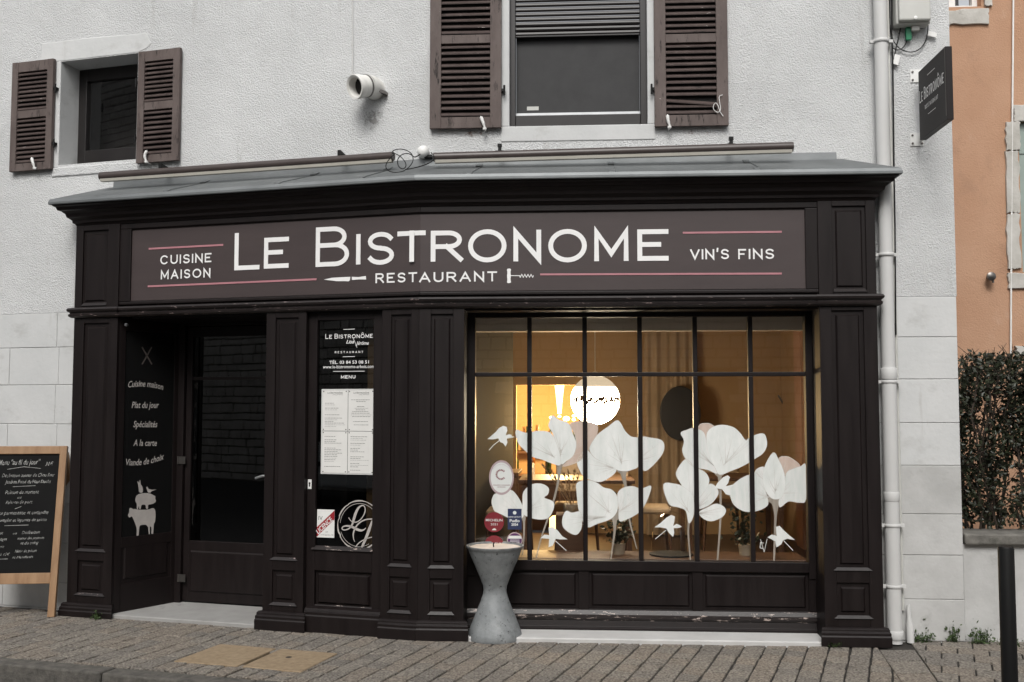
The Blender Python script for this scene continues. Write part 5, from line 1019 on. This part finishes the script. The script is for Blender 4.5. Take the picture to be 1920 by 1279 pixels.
def stoneblock(q, jag=.022, n1=.028):
    a, b, c, d = q; pts = []
    for (x0, z0), (x1, z1) in (((a, c), (b, c)), ((b, c), (b, d)), ((b, d), (a, d)), ((a, d), (a, c))):
        for k in range(7): f = k/7; pts.append((x0+(x1-x0)*f+random.uniform(-jag, jag)*.5, z0+(z1-z0)*f+random.uniform(-jag, jag)*.5))
    m = MB(); m.prism(OR, pts, -.02, n1); m.build('stone', M['limestone'], t, bevel=.010)
for q in ((1740, 1852, 20, 47), (1842, 1858, -60, 12), (1884, 1911, 229, 282), (1900, 1990, 198, 228), (1885, 1910, 284, 400), (1887, 1911, 402, 505), (1889, 1990, 511, 541), (1903, 1990, 650, 667)): stoneblock(O(*q))
m = MB(); c_ = OR.hit(1857, 519, .06); m.lathe(OR.w(c_[0], 0, c_[1]), [(.02, 0), (.02, .05), (.04, .06), (.042, .09), (.02, .1), (0, .1)], 14, OR.n); m.tube([OR.w(c_[0]+.01, .07, c_[1]), OR.w(c_[0]+.02, .07, c_[1]-.06)], .012, 8); m.build('wall_hook', M['brass'], t)
m = MB(); m.tube([H3(OR, x, y, .02) for x, y in ((1902, -200), (1900, 0), (1897.5, 300), (1896, 500), (1894.5, 800))], .009, 8); tag(m.build('white_cable', M['white']), 'white cable hanging down the terracotta house front', 'cable')
# hedge
hn0, hn1 = -.30, -.95; hz1 = R.z(1850, 668, -.5); hu0 = uHR+.03; hu1 = uHR+3.6
t = thing('hedge', R.w(uHR+1.6, -.6, ct), 'dark twiggy hedge growing above the low garden wall', 'hedge')
random.seed(21); m = MB()
for i in range(150):
    u = random.uniform(hu0+.05, hu1); n = random.uniform(hn1+.08, hn0-.05); p = [R.w(u, n, ct-.9)]; z = ct+.0
    while z < hz1-.02+random.uniform(-.08, .10): p.append(R.w(u, n, z)); u += random.uniform(-.05, .05); n += random.uniform(-.04, .04); u = max(u, hu0+.01); z += .14
    if len(p) > 2: m.tube(p, [.010]*2+[.007]*(len(p)-3)+[.003], 5)
    for q in p[2:]:
        for _ in range(2): m.tube([q, q+Vector((random.uniform(-.14, .14), random.uniform(-.12, .12), random.uniform(.04, .14)))], [.004, .0015], 4, caps=False)
m.build('branches', M['twig'], t, recalc=False)
m = MB()
def leaf(m, p, s):
    d = Vector((random.gauss(0, 1), random.gauss(0, 1), random.gauss(.2, .8))).normalized(); b = d.orthogonal().normalized(); a = random.uniform(0, 6.28); b = b*math.cos(a)+d.cross(b)*math.sin(a); nrm = d.cross(b)*.18
    m.add([p, p+d*s*.5+b*s*.27-nrm*s*.4, p+d*s, p+d*s*.5-b*s*.27-nrm*s*.4], [(0, 1, 2), (0, 2, 3)])
for i in range(52000):
    f = random.random(); u = random.uniform(hu0, hu1); n = random.uniform(hn1, hn0) ; z = ct+.01+(hz1-ct)*(random.random()**.85)+random.uniform(-.03, .03)
    if (math.sin(u*7.3+z*3.1)+math.sin(u*13.7-z*8.2+n*5)) < -1.05 and random.random() < .8: continue
    leaf(m, R.w(max(u, hu0), n, max(z, ct+.02)), random.uniform(.025, .055))
for k in range(16):                                      # shoots above the clipped top
    u = random.uniform(hu0+.05, hu1); z = hz1
    for j in range(7): leaf(m, R.w(u+random.uniform(-.02, .02), -.55+random.uniform(-.25, .25), z+j*.012*random.uniform(.5, 2)), .035)
m.build('leaves', M['leaf'], t, recalc=False)
# weeds at the wall foot
def weed(p, h, k, lb, spread=.06):
    m = MB(); p = Vector(p)
    for i in range(max(8, k//3)):
        q = p+Vector((random.uniform(-spread, spread)*.6, random.uniform(-.02, .02), 0)); m.tube([q-Vector((0, 0, .01)), q+Vector((random.uniform(-.02, .02), random.uniform(-.03, .01), h*random.uniform(.4, .9)))], [.002, .001], 4)
    for i in range(k): leaf(m, p+Vector((max(-spread, min(spread, random.gauss(0, spread*.5))), random.uniform(-.04, .01), abs(random.gauss(0, .42))*h+.004)), random.uniform(.018, .034))
    tag(m.build('weed', M['weed'], recalc=False), lb, 'weed', 'weeds along the house fronts')
for x, y, h, k, sp, lb in ((1727, 1203, .07, 90, .10, 'low green weeds at the foot of the conduit'), (1735, 1200, .12, 60, .04, 'small round weed between the conduit and the wall corner'), (1785, 1203, .12, 80, .045, 'round weed at the white house corner'), (1838, 1206, .13, 120, .10, 'spreading weeds at the foot of the garden wall'), (1890, 1210, .06, 50, .12, 'flat weeds behind the black post'), (182, 1160, .05, 45, .04, 'tuft of weeds at the shopfront base beside the entrance step'), (1566, 1213, .035, 35, .06, 'tiny weeds before the right pilaster base')):
    g_ = ground(x, y); weed((g_.x, g_.y, 0), h, k, lb, sp)
m = MB(); 
for x0, y0, x1, y1 in ((1702, 1192, 1705, 1168), (1703, 1194, 1709, 1166), (1704, 1205, 1712, 1198)):
    g_ = ground(1703, 1203); h0 = (1203-y0)/F*g_.y; h1 = (1203-y1)/F*g_.y; m.tube([(g_.x+(x0-1703)/F*g_.y, g_.y, max(0, h0)), (g_.x+(x1-1703)/F*g_.y, g_.y-.02, h1)], .0025, 5)
tag(m.build('dry_stalks', M['pampas']), 'few dry stalks sticking up beside the conduit foot', 'weed')

# ================================================================== INSIDE THE RESTAURANT
rb = -3.7; ru0, ru1 = -.35, 3.35; fz, cz = .30, 2.72
m = MB(); m.box(R, ru0-.1, ru1+.1, rb, DN-.06, fz-.1, fz); struct(m.build('dining_floor', M['floor']))
m = MB(); m.box(R, ru0-.1, ru1+.1, rb, DN-.06, cz, cz+.1); struct(m.build('dining_ceiling', M['ceil']))
opn = (R.u(893, 800, rb), R.u(948, 800, rb), R.z(920, 735, rb)); al = (R.u(968, 800, rb), R.u(1085, 800, rb), R.z(1020, 722, rb))
m = MB(); m.box(R, ru0-.1, al[0], rb-.1, rb, fz, cz); m.box(R, al[1], ru1+.1, rb-.1, rb, fz, cz); m.box(R, al[0], al[1], rb-.1, rb, al[2], cz); struct(m.build('dining_back_wall', M['ochre']))
m = MB(); m.box(R, ru0-.1, ru0, rb, DN-.06, fz, cz); struct(m.build('dining_left_wall', M['ochre'])); m = MB(); m.box(R, ru1, ru1+.1, rb, DN-.06, fz, cz); struct(m.build('dining_right_wall', M['ochre']))
m = MB(); m.box(R, al[0]-.5, al[1]+.5, rb-1.5, rb-1.4, fz, cz); m.box(R, al[0]-.6, al[0]-.5, rb-1.5, rb-.1, fz, cz); m.box(R, al[1]+.5, al[1]+.6, rb-1.5, rb-.1, fz, cz); m.box(R, al[0]-.6, al[1]+.6, rb-1.5, rb-.1, cz, cz+.1); struct(m.build('alcove_wall', M['ochre']))
m = MB(); m.box(R, opn[0]-.12, opn[1], rb, rb+.06, fz, opn[2]); sd_ = thing('panelled_door', R.w(opn[0], rb, fz), 'brown panelled inner door behind the leftmost panes', 'door'); m.build('leaf', M['slatdoor'], sd_)
for i in range(9): m = MB(); z = fz+.08+i*(opn[2]-fz-.1)/9; m.box(R, opn[0]-.10, opn[1]-.02, rb+.06, rb+.072, z, z+(opn[2]-fz-.1)/9-.015); m.build('board', M['slatdoor'], sd_)
bzl, bzh = R.z(1200, 621, -.55), gz1+.12
m = MB(); m.box(R, ru0, ru1, -.62, -.50, bzl, cz); tag(m.build('blind_box', M['beam']), 'pale blind box along the top inside the display window', 'blind box')
m = MB(); c0_, c1_ = R.u(1210, 800, rb+.3), R.u(1302, 800, rb+.3); pts = []
k = 40
for i in range(k+1): pts.append((c0_+(c1_-c0_)*i/k, rb+.25+.018*math.sin(i*.8)+.01*math.sin(i*.31)))
m.add([R.w(u, n, fz+.02) for u, n in pts]+[R.w(u, n, cz-.02) for u, n in pts]+[R.w(u, n-.01, fz+.02) for u, n in pts]+[R.w(u, n-.01, cz-.02) for u, n in pts], [(i, i+1, k+2+i, k+1+i) for i in range(k)]+[(2*k+2+i, 2*k+3+i, 3*k+4+i, 3*k+3+i) for i in range(k)], True)
tag(m.build('curtain', M['curtain'], recalc=False), 'taupe curtain hanging behind the dark oval', 'curtain')
# globe pendant
gn = -1.5; gc = H3(R, 1116, 750, gn); gr = 46/F*(gc.y)*1.0
t = thing('pendant_lamp', gc, 'lit round pendant lamp with a broken gold band', 'pendant lamp')
m = MB(); m.lathe(gc, [(max(1e-6, gr*math.sin(math.pi*i/20)) if 0 < i < 20 else 0, -gr*math.cos(math.pi*i/20)) for i in range(21)], 40); m.build('globe', M['globe'], t)
m = MB(); m.tube([gc+Vector((0, 0, gr)), Vector((gc.x, gc.y, cz))], .004, 6); m.lathe(gc+Vector((0, 0, gr-.005)), [(.03, 0), (.03, .03), (.006, .04)], 12); m.build('cord', M['white'], t)
m = MB(); random.seed(9)
for i in range(260):
    th = random.uniform(0, 2*math.pi); z = random.gauss(0, .014); 
    if math.sin(th*3.1)+math.sin(th*7) < -1.3: continue
    r = math.sqrt(gr*gr-z*z)+.0015; e = random.uniform(.005, .014); hh_ = random.uniform(.005, .022); ca, sa = math.cos(th), math.sin(th); p = gc+Vector((r*ca, r*sa, z)); tt = Vector((-sa, ca, 0))*e
    m.add([p-tt-Vector((0, 0, hh_)), p+tt-Vector((0, 0, hh_*.4)), p+tt+Vector((0, 0, hh_)), p-tt+Vector((0, 0, hh_*.5))], [(0, 1, 2, 3)])
m.build('gold_band', M['flake'], t, recalc=False)
# alcove chandelier: glass cone and bulbs
an_ = rb-.6; t = thing('chandelier', H3(R, 1050, 790, an_), 'lit chandelier with a glass cone in the golden alcove', 'chandelier')
m = MB(); a = H3(R, 1049, 722, an_); b = H3(R, 1049, 776, an_); m.tube([a, (a*2+b)/3, (a+b*2)/3, b], [.055, .042, .030, .020], 20); m.build('glass_cone', emit('lit_glass_cone', (1, .78, .42), 4), t)
m = MB(); m.tube([a, Vector((a.x, a.y, cz))], .006, 6); m.build('rod', M['brass'], t)
for x, y, r in ((1034, 783, .026), (1062, 785, .040), (1076, 780, .022), (1049, 781, .02), (1076, 787, .022), (1035, 788, .018)):
    m = MB(); c = H3(R, x, y, an_+.04); m.lathe(c, [(0, -r*.7), (r*.7, -r*.5), (r, 0), (r*.7, r*.5), (0, r*.7)], 14); m.build('bulb', M['bulb'], t)
pl_ = bpy.data.lights.new('alcove_light', 'POINT'); pl_.energy = 150; pl_.color = (1, .66, .28); pl_.shadow_soft_size = .12; lo_ = bpy.data.objects.new('chandelier_light', pl_); COL.objects.link(lo_); lo_.parent = t; lo_.location = R.n*.25+Vector((0, 0, .05))
# bar in the alcove with bottles and glasses
bt = R.z(1020, 890, rb-.35); t = thing('bar_counter', R.w((al[0]+al[1])/2, rb-.35, fz), 'brown bar counter in the golden alcove', 'bar counter')
m = MB(); m.box(R, al[0]-.4, al[1]+.4, rb-.55, rb-.15, bt-.04, bt); m.build('counter_top', M['slatdoor'], t, bevel=.004); m = MB(); m.box(R, al[0]-.38, al[1]+.38, rb-.5, rb-.2, fz, bt-.04); m.build('counter_front', M['slatdoor'], t)
m = MB(); shz_ = R.z(1020, 845, rb-1.3); m.box(R, al[0]-.45, al[1]+.45, rb-1.4, rb-1.2, shz_-.03, shz_); tag(m.build('bottle_shelf', M['slatdoor']), 'brown bottle shelf on the back wall of the alcove', 'shelf')
random.seed(31); bm_ = [mat('green_bottle', (.01, .03, .012), None, .1), mat('amber_bottle', (.09, .03, .005), None, .1), mat('clear_bottle', (.35, .30, .22), None, .1)]
for i in range(16):
    top_ = i < 9; uu = al[0]-.3+(al[1]-al[0]+.6)*((i+.5)/9 if top_ else (i-8.5)/7); c = R.w(uu, rb-1.3 if top_ else rb-.33, shz_ if top_ else bt); h_ = random.uniform(.24, .32); m = MB(); m.lathe(c, [(0, 0), (.034, 0), (.036, .01), (.036, h_*.55), (.03, h_*.66), (.013, h_*.76), (.012, h_*.97), (.014, h_), (0, h_)], 14)
    tag(m.build('bottle', random.choice(bm_)), 'bottle standing on the alcove shelf' if top_ else 'bottle standing on the bar counter', 'bottle', 'bottles on the alcove shelf' if top_ else 'bottles on the bar counter')
# dark oval on the wall, wall lamp
oc = H3(R, 1276, 775, rb+.45); ou, oz = R.hit(1276, 775, rb+.45); k_ = F/oc.y
m = MB(); m.prism(R, [(ou+38/k_*math.cos(i*math.pi/24), oz+51/k_*math.sin(i*math.pi/24)) for i in range(48)], rb+.38, rb+.45); tag(m.build('oval_panel', M['mirror'], bevel=.012), 'dark grey oval panel hanging before the taupe curtain', 'wall panel')
wu, wz = R.hit(1472, 765, rb+.06); t = thing('wall_lamp', R.w(wu, rb, wz), 'thin slanting wall lamp with one bright spot', 'wall lamp')
m = MB(); m.tube([H3(R, 1459, 741, rb+.06), H3(R, 1474, 766, rb+.06), H3(R, 1484, 783, rb+.06)], .010, 8); m.tube([R.w(wu, rb, wz), R.w(wu, rb+.06, wz)], .012, 8); m.build('arm', M['brass'], t); m = MB(); m.lathe(R.w(wu, rb+.075, wz), [(0, -.016), (.016, 0), (0, .016)], 10); m.build('bulb', M['spot'], t)
# low furniture
def table(u, n, w, d, z, lb, mt='slatdoor'):
    t = thing('dining_table', R.w(u, n, fz), lb, 'table'); m = MB(); m.box(R, u-w/2, u+w/2, n-d/2, n+d/2, z-.03, z); m.build('table_top', M[mt], t, bevel=.004)
    for a in (-1, 1):
        for b in (-1, 1): m = MB(); uu, nn_ = u+a*(w/2-.05), n+b*(d/2-.05); m.box(R, uu-.02, uu+.02, nn_-.02, nn_+.02, fz, z-.03); m.build('leg', M['slatdoor'], t)
    return t
def chair(u, n, rot, lb):
    f = Frame(*R.w(u, n, 0).xy, AR+rot); t = thing('chair', R.w(u, n, fz), lb, 'chair', 'chairs in the dining room'); m = MB(); m.box(f, -.21, .21, -.2, .2, fz+.40, fz+.46); m.build('seat', M['curtain'], t, bevel=.02)
    m = MB(); m.box(f, -.2, .2, -.22, -.18, fz+.55, fz+.86); m.build('backrest', M['curtain'], t, bevel=.03)
    for a in (-1, 1):
        for b in (-1, 1): m = MB(); m.tube([f.w(a*.17, b*.17, fz+.4), f.w(a*.2, b*.2, fz)], [.016, .011], 8); m.build('leg', M['slatdoor'], t)
        m = MB(); m.tube([f.w(a*.17, -.2, fz+.4), f.w(a*.17, -.2, fz+.6)], .012, 8); m.build('back_post', M['slatdoor'], t)
table(1.15, -1.75, 1.0, .7, fz+.74, 'brown dining table below the round pendant lamp'); table(2.55, -2.1, .9, .7, fz+.74, 'brown dining table near the slanting wall lamp'); table(.2, -2.6, .8, .6, fz+.74, 'brown dining table near the panelled inner door')
chair(.55, -1.75, math.pi/2, 'upholstered chair left of the table below the pendant lamp'); chair(1.15, -2.3, 0, 'upholstered chair behind the table below the pendant lamp'); chair(1.8, -2.1, -math.pi/2, 'upholstered chair between two dining tables'); chair(.2, -3.1, 0, 'upholstered chair at the back by the inner door'); chair(2.55, -2.65, 0, 'upholstered chair behind the table near the wall lamp')
# vase of dried grass, table lamp, cloche and plants on a shelf inside the window
shz = R.z(1200, 1040, -.55); m = MB(); m.box(R, gu[0]-.02, gu[6]+.02, -.75, DN-.06, shz-.04, shz); tag(m.build('window_shelf', M['slatdoor'], bevel=.004), 'brown shelf along the inside of the display window', 'shelf')
vn = -.95; vb = H3(R, 1070, 962, vn); t = thing('vase', vb, 'beige stoneware vase with dried pampas stems', 'vase'); k_ = vb.y/F
m = MB(); m.lathe(vb, [(0, 0), (11*k_, 0), (14*k_, 6*k_), (14*k_, 12*k_), (13.5*k_, 16*k_), (13*k_, 17*k_), (11*k_, 15*k_), (0, 12*k_)], 24); m.build('pot', M['vase'], t)
m = MB(); m.box(R, R.u(1070, 962, vn)-.12, R.u(1070, 962, vn)+.12, vn-.12, vn+.12, fz, vb.z-.002); tag(m.build('plinth_stand', M['slatdoor'], bevel=.004), 'brown stand under the stoneware vase', 'stand')
random.seed(4)
for tx, ty in ((1018, 873), (1032, 880), (1040, 895), (1058, 890), (1066, 885), (1078, 882), (1088, 880), (1052, 905)):
    m = MB(); top = H3(R, tx, ty, vn+random.uniform(-.06, .06)); p = smoothline([vb+Vector((random.uniform(-.02, .02), 0, 14*k_)), vb*.45+top*.55+Vector((0, 0, .03)), top], 2); m.tube(p, .0025, 5)
    for i in range(60):
        f = random.uniform(.45, 1); q = Vector(p[min(len(p)-1, int(f*(len(p)-1)))]); dr = (Vector(p[-1])-Vector(p[0])).normalized(); e = q+dr*.03+Vector((random.gauss(0, .014), random.gauss(0, .014), random.uniform(-.01, .02))); sdv = Vector((.0025, 0, .001)); m.add([q-sdv, q+sdv, e], [(0, 1, 2)])
    m.build('dried_stem', M['pampas'], t, recalc=False)
ln_ = -1.3; lb_ = H3(R, 1049, 990, ln_); t = thing('table_lamp', lb_-Vector((0, 0, .12)), 'small lit orange table lamp behind the flower stems', 'table lamp')
m = MB(); m.lathe(lb_-Vector((0, 0, .02)), [(.085, 0), (.085, .10), (.06, .12), (.055, .12), (.08, .098), (.08, .002)], 24); m.build('shade', M['shade'], t); m = MB(); m.lathe(lb_-Vector((0, 0, .12)), [(.05, 0), (.05, .01), (.01, .02), (.01, .12), (0, .12)], 16); m.build('base', M['brass'], t)
t = thing('glass_cloche', H3(R, 1258, 1040, -.55), 'clear glass cloche on the shelf behind the painted birds', 'cloche'); c = H3(R, 1258, 1040, -.55); c.z = shz
m = MB(); m.lathe(c, [(.15, 0), (.15, .16), (.13, .25), (.08, .31), (.02, .33), (.0, .33)], 28); m.build('dome', M['glass'], t); m = MB(); m.lathe(c, [(0, .331), (.014, .338), (.016, .352), (0, .362)], 12); m.build('knob', M['glass'], t); m = MB(); m.lathe(c, [(.0, .0), (.165, 0), (.165, .012), (0, .014)], 28); m.build('base', M['black'], t)
for x, lb in ((1160, 'dark leafy plant in the window beside the low painted flower'), (1398, 'dark leafy plant behind the right hand panes')):
    c = H3(R, x, 1040, -.58); c.z = shz; t = thing('potted_plant', c, lb, 'plant', 'plants on the window shelf'); m = MB(); m.lathe(c, [(0, 0), (.045, 0), (.055, .08), (.05, .082), (0, .07)], 20); m.build('pot', M['vase'], t); m = MB()
    for i in range(170): leaf(m, c+Vector((random.gauss(0, .055), random.gauss(0, .05), .09+abs(random.gauss(0, .13)))), .05)
    for i in range(9): m.tube([c+Vector((0, 0, .06)), c+Vector((random.gauss(0, .05), random.gauss(0, .05), random.uniform(.15, .3)))], .002, 4)
    m.build('foliage', M['plant'], t, recalc=False)
# added box, coloured near-black so the door and menu pane look dark
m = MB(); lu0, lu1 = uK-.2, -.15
m.box(L, lu0, lu1, -3.0, -2.9, 0, 2.9); m.box(L, lu0, lu0+.1, -2.9, dN-.08, 0, 2.9); m.box(L, lu1-.1, lu1, -2.9, -.12, 0, 2.9); m.box(L, lu0+.1, lu1-.1, -2.9, dN-.08, zH+.06, 2.9); m.box(L, lu0+.1, lu1-.1, -2.9, dN-.08, -.02, .02); struct(m.build('dark_box_walls', M['void']))
m = MB(); m.box(L, uDR+.06, lu1-.1, -.75, -.7, 0, zH); struct(m.build('dark_box_partition', M['void']))

# ================================================================== ACROSS THE STREET (seen in the panes)
OP = Frame(0, -2.3, math.pi); OPY = -2.3
t = thing('stone_house', (-4, OPY-.3, 0), 'old rubble stone house across the street mirrored in the panes', 'house')
m = MB(); m.box(OP, -12, 8, -.3, -.02, -.13, 6.4); m.box(OP, 8, 26, -.3, -.02, -.13, 11.6); m.build('wall', M['coping'], t)
random.seed(8); m = MB(); z = -.1; r = 0
while z < 11.5:
    h_ = random.uniform(.15, .24); u = -12+random.uniform(0, .3)
    while u < 25.6:
        w = random.uniform(.2, .46)
        if (z < 6.2 or u > 8) and not any(a < u+w/2 < b and c < z+h_/2 < d for a, b, c, d in ((-2.6, -1.2, .3, 2.3), (1.4, 2.6, -.2, 2.2), (3.6, 5.0, .4, 2.4), (-2.4, -1.3, 3.4, 5.2), (1.5, 2.6, 3.4, 5.2), (7, 8.3, .5, 2.3))):
            j = lambda: random.uniform(-.012, .012); n1_ = random.uniform(.0, .025); g_ = .012
            w_ = OP.w; m.hexa([w_(u+g_, -.03, z+g_), w_(u+w-g_, -.03, z+g_), w_(u+w-g_, -.03, z+h_-g_), w_(u+g_, -.03, z+h_-g_), w_(u+g_+.01+j(), n1_, z+g_+.01+j()), w_(u+w-g_-.01+j(), n1_, z+g_+.01+j()), w_(u+w-g_-.01+j(), n1_, z+h_-g_-.01+j()), w_(u+g_+.01+j(), n1_, z+h_-g_-.01+j())])
        u += w
    z += h_
stuff(m.build('stonework', mat('pale_rubble_stone', (.42, .40, .37), (.64, .62, .58), .9, 2.2), t, recalc=False))
for a, b, c, d in ((-2.6, -1.2, .3, 2.3), (1.4, 2.6, -.12, 2.2), (3.6, 5.0, .4, 2.4), (-2.4, -1.3, 3.4, 5.2), (1.5, 2.6, 3.4, 5.2), (7, 8.3, .5, 2.3)):
    m = MB(); m.box(OP, a, b, -.019, .004, c, d); f = m.build('window', M['frameblack'], t); m = MB(); m.box(OP, a+.08, b-.08, .004, .008, c+.08, d-.08); m.build('pane', mat('dark_far_pane', (.02, .022, .025), None, .1), f)
# parked van over there, mirrored in the entrance door
vx, vy = -8.1, -.75; VF = Frame(vx, vy+.85, math.pi)     # its side faces the restaurant
t = thing('parked_van', (vx, vy, -.125), 'white delivery van parked across the street, mirrored in the door', 'van'); z0 = -.125
m = MB(); prof = [(-2.3, .35), (2.25, .35), (2.35, .6), (2.3, .95), (1.75, 1.12), (1.2, 1.78), (.9, 1.88), (-2.15, 1.9), (-2.3, 1.75)]
m.prism(VF, [(u, z+z0) for u, z in prof], -1.75, 0); m.build('body', M['vanwhite'], t, bevel=.06)
for q in ([(.2, 1.15), (1.5, 1.15), (1.08, 1.68), (.2, 1.7)],):
    m = MB(); m.prism(VF, [(u, z+z0) for u, z in q], -.01, .006); m.build('side_window', M['frameblack'], t)
for u in (-1.45, 1.5):
    m = MB(); c = VF.w(u, -.02, z0+.32); m.lathe(c, [(.19, .0), (.31, .0), (.32, .03), (.32, -.2), (0, -.2)][::-1], 24, VF.n); wh = m.build('wheel', M['rubber'], t); m = MB(); m.lathe(c, [(0, .02), (.19, .02), (.19, -.02)][::-1], 20, VF.n); m.build('rim', M['silver'], wh)
m = MB(); m.prism(VF, [(u, z+z0) for u, z in ((-2.2, .72), (2.3, .72), (2.3, .80), (-2.2, .80))], -.01, .02); m.build('side_strip', M['black'], t)
for o in bpy.data.objects:
    if '_o' in o: del o['_o']
